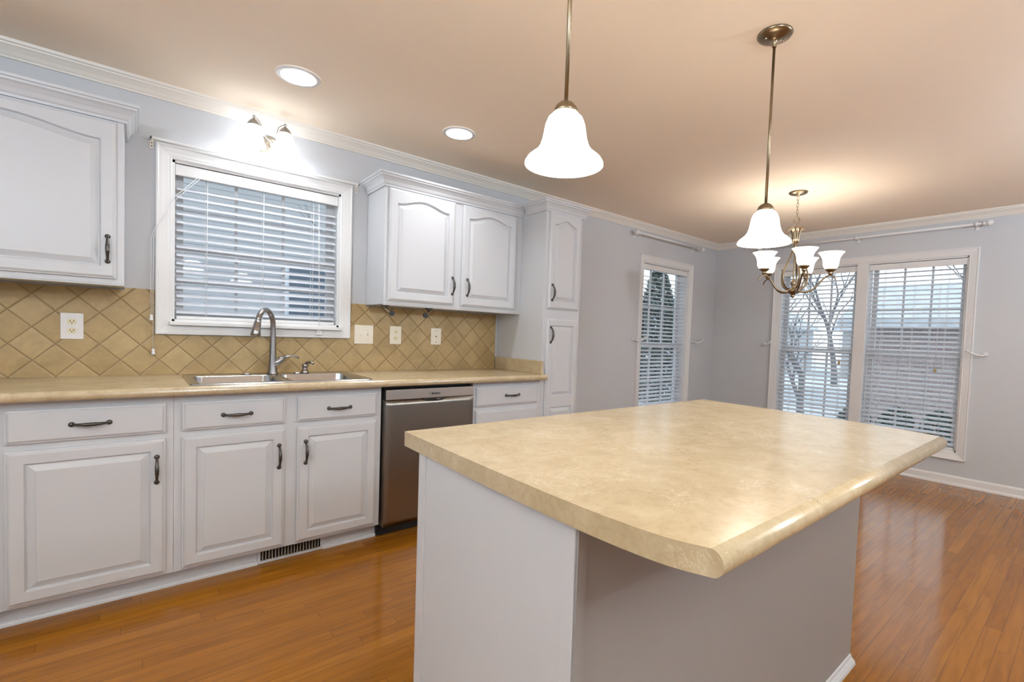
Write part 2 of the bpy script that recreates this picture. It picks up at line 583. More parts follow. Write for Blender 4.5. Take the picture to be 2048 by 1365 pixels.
baseb('baseboard_kitchen', 'x', TX1 + 0.001, RX - 0.03, WY, -1, 'white baseboard beyond the pantry cabinet')
baseb('baseboard_rear', 'x', LX + 0.03, RX - 0.03, BY, 1, 'white baseboard on the rear wall')

# ---------------------------------------------------------------- windows
def window(name, axis, face, outward, op, units, label, cw=0.068, stool=False, cols=3, rows=2, mull=0.10):
    """axis 'x': wall runs along x, face is the room-side y. outward +1/-1 direction to the outside."""
    a0, a1, z0, z1 = op
    def P(a, d, z):     # d: distance outward from the wall face (negative = into the room)
        return (a, face + outward * d, z) if axis == 'x' else (face + outward * d, a, z)
    def bx(mb, A0, A1, d0, d1, Z0, Z1):
        p, q = P(A0, d0, Z0), P(A1, d1, Z1)
        mb.box(min(p[0], q[0]), max(p[0], q[0]), min(p[1], q[1]), max(p[1], q[1]), Z0, Z1)
    root = empty(name, P((a0 + a1) / 2, 0, z0), label, kind='structure')
    # casing: stepped profile swept round the opening with mitred corners
    mb = MB()
    prof = [(0, 0.0), (0, -0.010), (0.006, -0.013), (0.012, -0.012), (0.018, -0.014), (cw * 0.45, -0.016), (cw * 0.62, -0.019), (cw * 0.80, -0.021), (cw * 0.86, -0.025), (cw - 0.004, -0.025), (cw, -0.021), (cw, 0.0)]
    corners = [(a0, z0, -1, -1), (a1, z0, 1, -1), (a1, z1, 1, 1), (a0, z1, -1, 1)]
    loops = [mb.add([P(ca + sa * o, d, cz + sz * o) for o, d in prof]) for ca, cz, sa, sz in corners]
    for i in range(4):
        mb.ring(loops[i], loops[(i + 1) % 4])
    mb.build('casing', TRIM, root)
    # jamb lining
    mb = MB()
    bx(mb, a0, a0 + 0.012, 0.001, T - 0.01, z0, z1); bx(mb, a1 - 0.012, a1, 0.001, T - 0.01, z0, z1)
    bx(mb, a0, a1, 0.001, T - 0.01, z1 - 0.012, z1); bx(mb, a0, a1, 0.001, T + 0.02, z0, z0 + 0.014)
    mb.build('jamb', TRIM, root)
    if stool:
        mb = MB(); bx(mb, a0 - 0.012, a1 + 0.012, -0.045, 0.03, z0 - 0.018, z0 + 0.002)
        mb.build('window_sill', TRIM, root, bevel=0.003)
    w = (a1 - a0 - mull * (units - 1)) / units
    for k in range(units):
        u0 = a0 + k * (w + mull); u1 = u0 + w
        if k:
            mb = MB(); bx(mb, u0 - mull, u0, -0.012, T - 0.01, z0, z1)
            mb.build('mullion', TRIM, root, bevel=0.003)
        u0 += 0.012; u1 -= 0.012
        zm = (z0 + z1) / 2 - 0.02
        for nm, s0, s1, d0 in (('lower_sash', z0 + 0.014, zm + 0.02, 0.085), ('upper_sash', zm - 0.02, z1 - 0.012, 0.115)):
            mb = MB(); st = 0.042; dd = d0 + 0.028
            bx(mb, u0, u0 + st, d0, dd, s0, s1); bx(mb, u1 - st, u1, d0, dd, s0, s1)
            bx(mb, u0 + st, u1 - st, d0, dd, s0, s0 + 0.045); bx(mb, u0 + st, u1 - st, d0, dd, s1 - 0.04, s1)
            g0, g1, h0, h1 = u0 + st, u1 - st, s0 + 0.045, s1 - 0.04
            for c in range(1, cols):
                x = g0 + (g1 - g0) * c / cols; bx(mb, x - 0.008, x + 0.008, d0 + 0.006, dd - 0.004, h0, h1)
            for c in range(1, rows):
                z = h0 + (h1 - h0) * c / rows; bx(mb, g0, g1, d0 + 0.007, dd - 0.005, z - 0.008, z + 0.008)
            sash = mb.build(nm, TRIM, root)
            mb = MB(); bx(mb, g0, g1, d0 + 0.012, d0 + 0.015, h0, h1)
            mb.build('pane', GLASS, sash)
    return root

window('window_1', 'x', WY, 1, W1, 1, 'white cased kitchen window above the sink', stool=True)
window('window_2', 'x', WY, 1, W2, 1, 'narrow tall window beyond the pantry cabinet')
window('window_3', 'y', RX, 1, W3, 2, 'wide double window on the far right wall')
window('window_4_added', 'x', BY, -1, W4, 1, 'added unseen window in the wall behind the viewer for daylight')

window('window_5_added', 'y', LX, -1, W5, 3, 'added unseen wide window in the left wall for daylight fill')

# ---------------------------------------------------------------- blinds
def blind(axis, face, outward, a0, a1, z0, z1, label, tilt=16, width=0.050, depth=0.045, pitch=0.0435, valh=0.062, ladders=3, pulls=(), group=None):
    mid = (a0 + a1) / 2
    def P(a, d, z):
        return (a, face + outward * d, z) if axis == 'x' else (face + outward * d, a, z)
    root = empty('venetian_blind', P(mid, depth, z0), label, 'blind', group)
    def bx(mb, A0, A1, d0, d1, Z0, Z1):
        p, q = P(A0, d0, Z0), P(A1, d1, Z1)
        mb.box(min(p[0], q[0]), max(p[0], q[0]), min(p[1], q[1]), max(p[1], q[1]), Z0, Z1)
    mb = MB(); bx(mb, a0 - 0.001, a1 + 0.001, 0.004, 0.014, z1 - valh, z1 - 0.004)
    mb.build('valance', TRIM, root, bevel=0.004)
    mb = MB(); bx(mb, a0 + 0.004, a1 - 0.004, 0.018, 0.07, z1 - 0.045, z1 - 0.006)
    mb.build('headrail', TRIM, root)
    mb = MB(); n = int((z1 - valh - z0 - 0.03) / pitch)
    ct, st = math.cos(R(tilt)), math.sin(R(tilt))
    zs = []
    for k in range(n):
        z = z0 + 0.034 + pitch * (k + 0.3)
        zs.append(z)
        prof = []
        for q in range(5):
            s_ = (q / 4 - 0.5) * width
            crown_ = 0.0035 * (1 - (2 * q / 4 - 1) ** 2)
            # room-side edge lower
            prof.append((depth + s_ * ct, z + s_ * st + crown_))
        prof += [(d, h - 0.0028) for d, h in prof[::-1]]
        A = mb.add([P(a0 + 0.006, d, h) for d, h in prof]); B = mb.add([P(a1 - 0.006, d, h) for d, h in prof])
        mb.ring(A, B); mb.face(A[::-1]); mb.face(B)
    mb.build('slats', SLAT, root)
    mb = MB(); bx(mb, a0 + 0.006, a1 - 0.006, depth - 0.024, depth + 0.024, z0 + 0.002, z0 + 0.020)
    mb.build('bottom_rail', TRIM, root, bevel=0.004)
    mb = MB()
    for k in range(ladders):
        a = a0 + (a1 - a0) * (0.17 + 0.66 * k / (ladders - 1)) if ladders > 1 else mid
        for d in (depth - 0.026, depth + 0.026):
            mb.tube([P(a, d, z0 + 0.02), P(a, d, z1 - 0.05)], 0.0012, 6)
        mb.tube([P(a - 0.006, depth - 0.004, z0 + 0.02), P(a - 0.006, depth - 0.004, z1 - 0.05)], 0.0010, 6)
    mb.build('ladder_cord', PVC, root)
    for pa, pz, mat_ in pulls:
        mb = MB()
        for e in (-0.003, 0.003):
            mb.tube([P(pa + e, depth - 0.032, z1 - 0.06), P(pa + e, -0.030 if pz < z0 else depth - 0.032, pz + 0.02)], 0.0011, 6)
        pc = mb.build('pull_cord', PVC, root)
        mb = MB(); d = -0.030 if pz < z0 else depth - 0.032
        if mat_ is PVC:
            for e in (-0.010, 0, 0.010):
                c = P(pa + e, d, pz); mb.lathe([(0.002, 0.022), (0.0045, 0.018), (0.004, 0.008), (0.008, -0.004), (0.008, -0.008)], c, 12)
        else:
            c = P(pa, d, pz); mb.lathe([(0.003, 0.022), (0.011, 0.012), (0.012, 0.0), (0.007, -0.014), (0.002, -0.018)], c, 14)
        mb.build('tassel', mat_, pc)
    return root

kitchen_blind = blind('x', WY, 1, W1[0] + 0.014, W1[1] - 0.014, W1[2] + 0.012, W1[3] - 0.012,
      'white slatted blind in the kitchen window above the sink', tilt=27, pulls=[(0.875, 1.155, PVC)])
blind('x', WY, 1, W2[0] + 0.014, W2[1] - 0.014, W2[2] + 0.012, W2[3] - 0.012,
      'white slatted blind in the narrow window beyond the pantry', tilt=17, pitch=0.042)
M3 = (W3[0] + W3[1]) / 2
blind('y', RX, 1, W3[0] + 0.014, M3 - 0.052, W3[2] + 0.012, W3[3] - 0.012,
      'white slatted blind in the right half of the double window', tilt=19, pulls=[(0.99, 1.0, CORD)])
blind('y', RX, 1, M3 + 0.052, W3[1] - 0.014, W3[2] + 0.012, W3[3] - 0.012,
      'white slatted blind in the left half of the double window', tilt=19, pulls=[(1.77, 1.02, CORD)])

# ---------------------------------------------------------------- cabinet parts
DT = 0.020
def panel_loops(mb, x0, x1, z0, zt, y, arch, n=25, depth0=0.0):
    """opening ring x0..x1, bottom z0, corner top zt (arch rises above). y = front plane (room is -y). returns opening top indices"""
    def loop(o, dy):
        X0, X1, Z0, Zt = x0 + o, x1 - o, z0 + o, zt - o
        pts = [(X0, y + dy, Z0), (X1, y + dy, Z0)]
        for k in range(n):
            s = 1 - 2 * k / (n - 1)
            x = (X0 + X1) / 2 + s * (X1 - X0) / 2
            b = (0.5 + 0.5 * math.cos(PI * min(1, abs(s) / 0.93))) if abs(s) < 0.93 else 0
            pts.append((x, y + dy, Zt + arch * b ** 0.85))
        return mb.add(pts)
    L = [loop(0, 0), loop(0.003, 0.007), loop(0.0055, 0.012), loop(0.009, 0.012), loop(0.028, 0.0035), loop(0.031, 0.0025), loop(0.0325, 0.0008)]
    for a, b in zip(L, L[1:]): mb.ring(a, b)
    mb.face(L[-1])
    return L[0]

def door_mesh(mb, x0, x1, z0, z1, yb, panels, st=0.050):
    """panels: list (z0, ztcorner, arch) bottom to top. yb = back plane, front at yb-DT"""
    yf = yb - DT
    def rect(o, y): return mb.add([(x0 + o, y, z0 + o), (x1 - o, y, z0 + o), (x1 - o, y, z1 - o), (x0 + o, y, z1 - o)])
    L = [rect(0, yb), rect(0, yf + 0.008), rect(0.006, yf + 0.0065), rect(0.0075, yf + 0.0035), rect(0.013, yf)]
    for a, b in zip(L, L[1:]): mb.ring(a, b)
    mb.face(L[0][::-1])
    X0, X1, Z0, Z1 = x0 + 0.013, x1 - 0.013, z0 + 0.013, z1 - 0.013
    if not panels:
        mb.face(L[-1]); return
    p0, p1 = x0 + st, x1 - st
    a = mb.add([(X0, yf, Z0), (p0, yf, Z0), (p0, yf, Z1), (X0, yf, Z1)]); mb.face(a)
    a = mb.add([(p1, yf, Z0), (X1, yf, Z0), (X1, yf, Z1), (p1, yf, Z1)]); mb.face(a)
    below = None
    prevtop = None
    for (pz0, pzt, arch) in panels:
        ring = panel_loops(mb, p0, p1, pz0, pzt, yf, arch)
        if prevtop is None:
            a = mb.add([(p0, yf, Z0), (p1, yf, Z0), (p1, yf, pz0), (p0, yf, pz0)]); mb.face(a)
        else:
            a = mb.add([(p0, yf, prevtop), (p1, yf, prevtop), (p1, yf, pz0), (p0, yf, pz0)]); mb.face(a)
        prevtop = pzt
        top = ring[2:]
    if panels[-1][2] > 0:
        tt = mb.add([(mb.v[i][0], yf, Z1) for i in top])
        mb.ring(top, tt, closed=False)
    else:
        a = mb.add([(p0, yf, prevtop), (p1, yf, prevtop), (p1, yf, Z1), (p0, yf, Z1)]); mb.face(a)

def pull(parent, cx, cz, y, vertical, L=0.122):
    """arched pull with round feet; y = surface it stands on (room is -y)"""
    mb = MB()
    n = 17
    def q(s, out):
        return (cx, y - out, cz + s) if vertical else (cx + s, y - out, cz)
    pts, rad = [], []
    for k in range(n):
        t = -1 + 2 * k / (n - 1)
        s = t * L * 0.43
        out = 0.006 + 0.023 * (1 - abs(t) ** 2.2)
        r = 0.0040 + 0.0034 * (1 - abs(t)) ** 0.7
        if abs(abs(t) - 0.25) < 0.07: r += 0.0012
        if abs(t) < 0.05: r += 0.001
        pts.append(q(s, out)); rad.append(r)
    mb.tube(pts, rad, 10)
    for sg in (-1, 1):
        c = q(sg * L * 0.45, 0.0)
        mb.lathe([(0.0100, 0.0), (0.0100, -0.003), (0.0085, -0.006), (0.0050, -0.0085), (0.001, -0.0095)], c, 16, axis='y')
    return mb.build('handle', PEWTER, parent, label='dark pewter handle')

def door_part(root, x0, x1, z0, z1, yb, panels, handle=None, name='door', st=0.050):
    mb = MB(); door_mesh(mb, x0, x1, z0, z1, yb, panels, st)
    d = mb.build(name, WHITE, root)
    if handle: pull(d, handle[0], handle[1], yb - DT, handle[2])
    return d

def drawer_part(root, x0, x1, z0, z1, yb, hx=None, hz=None):
    mb = MB(); door_mesh(mb, x0, x1, z0, z1, yb, [])
    d = mb.build('drawer', WHITE, root)
    if hx is not None: pull(d, hx, hz, yb - DT, False)
    return d

ZB = 0.082
def base_cabinet(x0, x1, label, openings, stile=0.03, xl_end=False, xr_end=False, shoe=((None, None),)):
    root = empty('base_cabinet', ((x0 + x1) / 2, 2.9, 0), label, 'cabinet', 'white base cabinets under the long worktop')
    mb = MB()
    mb.box(x0 + 0.001, x0 + 0.018, YF + 0.018, WY - 0.004, ZB, 0.874)
    mb.box(x1 - 0.018, x1 - 0.001, YF + 0.018, WY - 0.004, ZB, 0.874)
    mb.box(x0 + 0.018, x1 - 0.018, YF + 0.018, WY - 0.004, ZB, ZB + 0.018)
    mb.build('body', WHITE, root)
    # face frame with openings covered by doors
    mb = MB()
    xs = sorted(openings)
    mb.box(x0 + 0.0005, x1 - 0.0005, YF, YF + 0.018, ZB, ZB + 0.04)
    mb.box(x0 + 0.0005, x1 - 0.0005, YF, YF + 0.018, 0.82, 0.8755)
    for a, b in xs: mb.box(a + 0.012, b - 0.012, YF, YF + 0.018, 0.665, 0.735)
    cur = x0 + 0.0005
    for a, b in xs:
        mb.box(cur, a + 0.012, YF, YF + 0.018, ZB + 0.04, 0.82); cur = b - 0.012
    mb.box(cur, x1 - 0.0005, YF, YF + 0.018, ZB + 0.04, 0.82)
    mb.build('face_frame', WHITE, root)
    for s0, s1 in shoe:
        if s0 is None: s0, s1 = x0, x1
        mb = MB()
        mb.box(s0, s1, 2.683, 2.698, 0.0, ZB)
        fn = lambda p, t: (t, 2.683 - p[0], p[1])
        mb.prism([(0, 0), (0.014, 0), (0.013, 0.008), (0.008, 0.015), (0, 0.018)], fn, s0, s1)
        mb.build('toe_kick', WHITE, root)
    return root

# base cabinet run
b0 = base_cabinet(-1.10, -0.392, 'white base cabinet cut off by the left edge of the photo', [(-1.07, -0.425)])
drawer_part(b0, -1.07, -0.425, 0.713, 0.839, YF, -0.75, 0.776)
door_part(b0, -1.07, -0.425, 0.095, 0.685, YF, [(0.143, 0.637, 0)], (-0.46, 0.555, True))
b1 = base_cabinet(-0.392, 0.134, 'white base cabinet left of the sink cabinet with one wide door', [(-0.365, 0.106)])
drawer_part(b1, -0.365, 0.106, 0.713, 0.839, YF, -0.130, 0.776)
door_part(b1, -0.365, 0.106, 0.095, 0.685, YF, [(0.143, 0.637, 0)], (0.076, 0.557, True))
b2 = base_cabinet(0.134, 1.062, 'white base cabinet under the sink with two doors', [(0.163, 0.572), (0.629, 1.034)], shoe=((0.134, 0.470), (0.776, 1.062)))
drawer_part(b2, 0.163, 0.572, 0.713, 0.839, YF, 0.369, 0.774)
drawer_part(b2, 0.629, 1.034, 0.713, 0.839, YF, 0.831, 0.772)
door_part(b2, 0.163, 0.572, 0.095, 0.685, YF, [(0.143, 0.637, 0)], (0.546, 0.550, True))
door_part(b2, 0.629, 1.034, 0.095, 0.685, YF, [(0.143, 0.637, 0)], (0.667, 0.555, True))
b3 = base_cabinet(1.664, 2.236, 'white drawer cabinet right of the dishwasher', [(1.688, 2.205)])
drawer_part(b3, 1.688, 2.200, 0.713, 0.839, YF, 1.972, 0.779)
drawer_part(b3, 1.688, 2.200, 0.415, 0.685, YF, 1.945, 0.55)
drawer_part(b3, 1.688, 2.200, 0.110, 0.390, YF, 1.945, 0.25)

# tall pantry cabinet
def crown_ring(mb, pts, prof, zt):
    """pts: list of (x,y,nx,ny) corner points with outward miter vectors; prof (out, z)"""
    loops = [mb.add([(x + nx * o, y + ny * o, zt + z) for o, z in prof]) for x, y, nx, ny in pts]
    for a, b in zip(loops, loops[1:]): mb.ring(a, b, closed=True)
    mb.face(loops[0]); mb.face(loops[-1])
CCP = [(0, -0.078), (0.010, -0.078), (0.012, -0.068), (0.017, -0.062), (0.024, -0.045), (0.036, -0.028), (0.044, -0.022), (0.046, -0.014), (0.052, -0.011), (0.053, 0.0), (0, 0.0)]
pt = empty('pantry_cabinet', ((TX0 + TX1) / 2, 2.9, 0), 'tall white pantry cabinet at the end of the worktop', 'cabinet')
mb = MB()
mb.box(TX0, TX1, YF, WY - 0.003, ZB, 2.148)
mb.build('body', WHITE, pt, bevel=0.002)
mb = MB(); mb.box(TX0 + 0.002, TX1 - 0.002, 2.69, 2.72, 0, ZB); mb.build('toe_kick', WHITE, pt)
mb = MB(); crown_ring(mb, [(TX0, YU - 0.056, -1, 0), (TX0, YF, -1, -1), (TX1, YF, 1, -1), (TX1, WY - 0.02, 1, 0)], CCP, 2.160)
mb.build('cornice', WHITE, pt)
door_part(pt, 2.268, 2.574, 1.388, 2.085, YF, [(1.443, 1.998, 0.036)], (2.300, 1.505, True), st=0.045)
door_part(pt, 2.268, 2.574, 0.110, 1.318, YF, [(0.16, 0.668, 0), (0.750, 1.268, 0)], (2.300, 1.200, True), st=0.045)

# wall cabinets
def wall_cabinet(x0, x1, doors, label, left_end=True):
    root = empty('wall_cabinet', ((x0 + x1) / 2, 3.05, 1.346), label, 'cabinet', 'white wall cabinets beside the kitchen window')
    mb = MB()
    mb.box(x0, x1, YU, WY - 0.003, 1.352, 2.138)
    mb.box(x0, x1, YU, YU + 0.018, 1.346, 1.352)
    mb.build('body', WHITE, root, bevel=0.0015)
    for a, b, hx in doors:
        door_part(root, a, b, 1.376, 2.066, YU, [(1.428, 1.981, 0.037)], (hx, 1.505, True), st=0.050)
    mb = MB()
    pts = []
    pts.append((x0, WY - 0.004, -1, 0)); pts.append((x0, YU, -1, -1))
    if left_end: pts += [(x1, YU, 1, -1), (x1, WY - 0.004, 1, 0)]
    else: pts.append((x1, YU, 0, -1))
    crown_ring(mb, pts, CCP, 2.150)
    mb.build('cornice', WHITE, root)
    return root
wall_cabinet(-0.87, -0.034, [(-0.755, -0.060, -0.088)], 'white wall cabinet left of the kitchen window')
wall_cabinet(1.173, TX0 - 0.001, [(1.195, 1.656, 1.641), (1.713, 2.178, 1.757)], 'white two door wall cabinet right of the kitchen window', left_end=False)

# ---------------------------------------------------------------- worktop, splash
mb = MB()
yf_, yb_, zt_, zu_ = 2.553, WY - 0.001, 0.914, 0.876
SX0, SX1, SY0, SY1 = 0.215, 0.985, 2.640, 3.085
def noseprof(y0, y1, r=0.019):
    pts = [(y1, zu_), (y1, zt_)]
    for k in range(9):
        a = PI / 2 + PI * k / 8
        pts.append((y0 + r * math.cos(a) * 0.8 + 0.012, (zt_ + zu_) / 2 + r * math.sin(a)))
    return pts
mb.prism(noseprof(yf_, SY0), lambda p, t: (t, p[0], p[1]), LX + 0.002, TX0 - 0.001)
mb.box(LX + 0.002, SX0, SY0, SY1, zu_, zt_)
mb.box(SX1, TX0 - 0.001, SY0, SY1, zu_, zt_)
mb.box(LX + 0.002, TX0 - 0.001, SY1, yb_, zu_, zt_)
mb.build('worktop', LAM, origin=(0, 2.9, 0.876), label='long beige laminate worktop with rounded front edge holding the sink', cat='worktop')
mb = MB(); mb.box(TX0 - 0.019, TX0 - 0.001, 2.603, WY - 0.012, 0.9145, 1.009)
mb.build('side_splash', LAM, bevel=0.002, label='low beige laminate upstand against the side of the pantry cabinet', cat='upstand')
mb = MB()
cw = 0.070
yt0, yt1 = WY - 0.009, WY - 0.0005
mb.box(LX + 0.002, W1[0] - cw, yt0, yt1, 0.9145, 1.344)
mb.box(-0.034, W1[0] - cw, yt0, yt1, 1.344, 1.356)
mb.box(W1[0] - cw, W1[1] + cw, yt0, yt1, 0.9145, W1[2] - cw)
mb.box(W1[1] + cw, TX0 - 0.021, yt0, yt1, 0.9145, 1.344)
mb.box(W1[1] + cw, 1.172, yt0, yt1, 1.344, 1.356)
mb.build('tile_backsplash', TILE, origin=(0, 0, 0), label='tan diagonal tile backsplash behind the worktop', cat='backsplash')

# ---------------------------------------------------------------- sink
sk = empty('double_sink', (0.6, 2.86, 0.914), 'stainless double bowl sink set in the worktop under the window', 'sink')
def rrect(x0, x1, y0, y1, r, z, n=6):
    pts = []
    for cx, cy, a0 in ((x1 - r, y1 - r, 0), (x0 + r, y1 - r, 90), (x0 + r, y0 + r, 180), (x1 - r, y0 + r, 270)):
        for k in range(n + 1):
            a = R(a0 + 90 * k / n); pts.append((cx + r * math.cos(a), cy + r * math.sin(a), z))
    return pts
mb = MB()
ox0, ox1, oy0, oy1 = 0.188, 1.008, 2.600, 3.125
A = mb.add(rrect(ox0, ox1, oy0, oy1, 0.03, 0.9146)); B = mb.add(rrect(ox0 + 0.004, ox1 - 0.004, oy0 + 0.004, oy1 - 0.004, 0.028, 0.9205))
C = mb.add(rrect(ox0 + 0.012, ox1 - 0.012, oy0 + 0.012, oy1 - 0.012, 0.022, 0.918))
mb.ring(A, B, True); mb.ring(B, C, True)
z = 0.918
bx0, bx1, bd0, bd1, by0, by1 = 0.226, 0.974, 0.588, 0.618, 2.650, 3.020
def quad(x0, x1, y0, y1, z):
    mb.face(mb.add([(x0, y0, z), (x1, y0, z), (x1, y1, z), (x0, y1, z)]))
quad(ox0 + 0.012, ox1 - 0.012, oy0 + 0.012, by0, z); quad(ox0 + 0.012, ox1 - 0.012, by1, oy1 - 0.012, z)
quad(ox0 + 0.012, bx0, by0, by1, z); quad(bx1, ox1 - 0.012, by0, by1, z); quad(bd0, bd1, by0, by1, z)
mb.build('rim', STEEL2, sk)
for x0, x1 in ((bx0, bd0), (bd1, bx1)):
    mb = MB()
    # square-to-round corner fillers then walls
    L0 = mb.add(rrect(x0, x1, by0, by1, 0.001, 0.918)); L1 = mb.add(rrect(x0 + 0.003, x1 - 0.003, by0 + 0.003, by1 - 0.003, 0.05, 0.914))
    L2 = mb.add(rrect(x0 + 0.010, x1 - 0.010, by0 + 0.010, by1 - 0.010, 0.055, 0.76)); L3 = mb.add(rrect(x0 + 0.03, x1 - 0.03, by0 + 0.03, by1 - 0.03, 0.05, 0.742))
    for a, b in ((L0, L1), (L1, L2), (L2, L3)): mb.ring(a, b, True)
    mb.face(L3)
    bowl = mb.build('bowl', STEEL2, sk)
    mb = MB(); mb.lathe([(0.045, 0.0), (0.045, 0.003), (0.036, 0.003), (0.034, 0.001)], ((x0 + x1) / 2, 2.84, 0.7425), 20)
    mb.build('drain', STEEL2, bowl)

# faucet
fc = empty('kitchen_faucet', (0.612, 3.075, 0.918), 'tall stainless gooseneck faucet behind the sink', 'faucet')
mb = MB()
pts, rad = [], []
bx_, by_ = 0.604, 3.075
for z_, r_ in ((0.919, 0.0265), (0.925, 0.026), (0.95, 0.0225), (1.0, 0.020), (1.06, 0.0175), (1.12, 0.0155), (1.17, 0.0145)):
    pts.append((bx_, by_, z_)); rad.append(r_)
rr = 0.072
for k in range(1, 13):
    a = PI * k / 13
    pts.append((bx_ - 0.66 * rr * (1 - math.cos(a)), by_ - 0.75 * rr * (1 - math.cos(a)), 1.19 + rr * 1.22 * math.sin(a))); rad.append(0.0142)
mb.tube(pts, rad, 18)
mb.build('spout', FAUCET, fc)
mb = MB()
e = Vector(pts[-1])
mb.tube([e + Vector((0.003, 0.004, 0.012)), e + Vector((-0.003, -0.004, -0.010)), e + Vector((-0.010, -0.011, -0.045)), e + Vector((-0.014, -0.016, -0.072)), e + Vector((-0.0145, -0.0165, -0.076))], [0.0150, 0.0172, 0.0215, 0.0248, 0.0220], 18)
mb.build('spray_head', FAUCET, fc)
mb = MB()
mb.tube([(0.604, 3.073, 0.965), (0.628, 3.072, 0.985), (0.645, 3.071, 1.000), (0.662, 3.070, 1.010)], [0.018, 0.020, 0.0185, 0.015], 16)
mb.tube([(0.658, 3.070, 1.009), (0.68, 3.068, 1.018), (0.712, 3.066, 1.020), (0.738, 3.064, 1.008)], [0.014, 0.011, 0.009, 0.010], 14, flat=0.7)
mb.build('lever', FAUCET, fc)
mb = MB(); mb.lathe([(0.029, 0), (0.030, 0.004), (0.027, 0.007)], (bx_, by_, 0.9185), 24); mb.build('base_ring', FAUCET, fc)

sd = empty('soap_dispenser', (0.775, 3.075, 0.918), 'small steel soap dispenser beside the faucet', 'dispenser')
mb = MB()
mb.lathe([(0.022, 0), (0.023, 0.006), (0.020, 0.016), (0.014, 0.022), (0.0135, 0.034), (0.017, 0.038), (0.017, 0.052), (0.008, 0.056)], (0.775, 3.075, 0.9185), 20)
mb.build('body', FAUCET, sd)
mb = MB(); mb.tube([(0.775, 3.075, 0.972), (0.782, 3.066, 0.980), (0.793, 3.050, 0.985), (0.802, 3.035, 0.982), (0.808, 3.026, 0.975)], [0.006, 0.0072, 0.0075, 0.007, 0.0065], 12)
mb.build('nozzle', FAUCET, sd)
for x in (0.475, 0.73):
    mb = MB(); mb.lathe([(0.020, 0), (0.020, 0.004), (0.012, 0.008), (0.004, 0.009)], (x, 3.07, 0.9185), 18)
    mb.build('hole_cover', STEEL2, sk)

# ---------------------------------------------------------------- dishwasher
dw = empty('dishwasher', (1.363, 2.85, 0), 'stainless steel dishwasher under the worktop with dark toe space', 'dishwasher')
mb = MB(); mb.box(1.0635, 1.6625, 2.665, 3.17, 0.005, 0.872); mb.build('tub', BLACK, dw)
D0, D1 = 1.078, 1.652
mb = MB()
NX, NZ = 16, 24
def dwy(s, t):   # slight bow of the door skin
    return 2.594 + 0.003 * (2 * t - 1) ** 2 + 0.003 * (2 * s - 1) ** 2
zz0, zz1 = 0.068, 0.792
grid = [[mb.add([(D0 + (D1 - D0) * i / NX, dwy(i / NX, j / NZ), zz0 + (zz1 - zz0) * j / NZ)])[0] for i in range(NX + 1)] for j in range(NZ + 1)]
for j in range(NZ):
    for i in range(NX):
        mb.face((grid[j][i], grid[j][i + 1], grid[j + 1][i + 1], grid[j + 1][i]), True)
bk = mb.add([(D0, 2.66, zz0), (D1, 2.66, zz0), (D1, 2.66, zz1), (D0, 2.66, zz1)])
mb.face(bk[::-1])
for j in range(NZ): pass
mb.face([grid[0][i] for i in range(NX + 1)] + [bk[1], bk[0]]); mb.face([grid[NZ][i] for i in range(NX + 1)] + [bk[2], bk[3]])
mb.face([grid[j][0] for j in range(NZ + 1)] + [bk[3], bk[0]]); mb.face([grid[j][NX] for j in range(NZ + 1)] + [bk[2], bk[1]])
dd = mb.build('door', STEEL, dw)
mb = MB(); mb.box(D0, D1, 2.596, 2.66, 0.795, 0.853)
cp = mb.build('control_panel', PANELST, dw, bevel=0.003)
mb = MB()
mb.prism([(-0.075, 0.0), (0.075, 0.0), (0.06, -0.012), (0.03, -0.018), (-0.03, -0.018), (-0.06, -0.012)], lambda p, t: (1.373 + p[0], t, 0.796 + p[1]), 2.6035, 2.5935)
mb.build('pocket_handle', DARK, dw)
mb = MB(); mb.prism([(0.008, -0.003), (0.052, -0.001), (0.030, -0.011)], lambda p, t: (1.373 + p[0], t, 0.794 + p[1]), 2.595, 2.592)
mb.build('handle_latch', STEEL2, dw)
def text(s, size, loc, mat, name, parent, bold=0.0):
    cu = bpy.data.curves.new(name, 'FONT'); cu.body = s; cu.size = size; cu.extrude = 0.0006; cu.align_x = 'CENTER'; cu.offset = bold; cu.resolution_u = 3
    tmp = bpy.data.objects.new(name + '_tmp', cu)
    COL.objects.link(tmp)
    bpy.context.view_layer.update()
    dg = bpy.context.evaluated_depsgraph_get()
    me = bpy.data.meshes.new_from_object(tmp.evaluated_get(dg))
    COL.objects.unlink(tmp); bpy.data.objects.remove(tmp)
    rot = Matrix.Rotation(PI / 2, 4, 'X')
    me.transform(Matrix.Translation(Vector(loc) - ORI[parent.name]) @ rot)
    me.materials.clear(); me.materials.append(mat)
    o = bpy.data.objects.new(name, me); COL.objects.link(o); o.parent = parent; ORI[o.name] = ORI[parent.name]
    return o
text('BOSCH', 0.017, (1.385, 2.5955, 0.8155), BLACK, 'lettering', cp, 0.0006)
mb = MB()
n = 20
for k in range(n):
    a, b = 2 * PI * k / n, 2 * PI * (k + 1) / n
    mb.face(mb.add([(1.345 + 0.0045 * math.cos(a), 2.5952, 0.8215 + 0.0065 * math.sin(a)), (1.345 + 0.0045 * math.cos(b), 2.5952, 0.8215 + 0.0065 * math.sin(b)),
                    (1.345 + 0.0058 * math.cos(b), 2.5952, 0.8215 + 0.0078 * math.sin(b)), (1.345 + 0.0058 * math.cos(a), 2.5952, 0.8215 + 0.0078 * math.sin(a))]))
mb.box(1.3425, 1.3475, 2.5950, 2.5955, 0.8208, 0.8222)
mb.build('emblem', BLACK, cp)
mb = MB(); mb.box(D0, D1, 2.66, 2.664, 0.004, 0.066); mb.build('toe_panel', BLACK, dw)

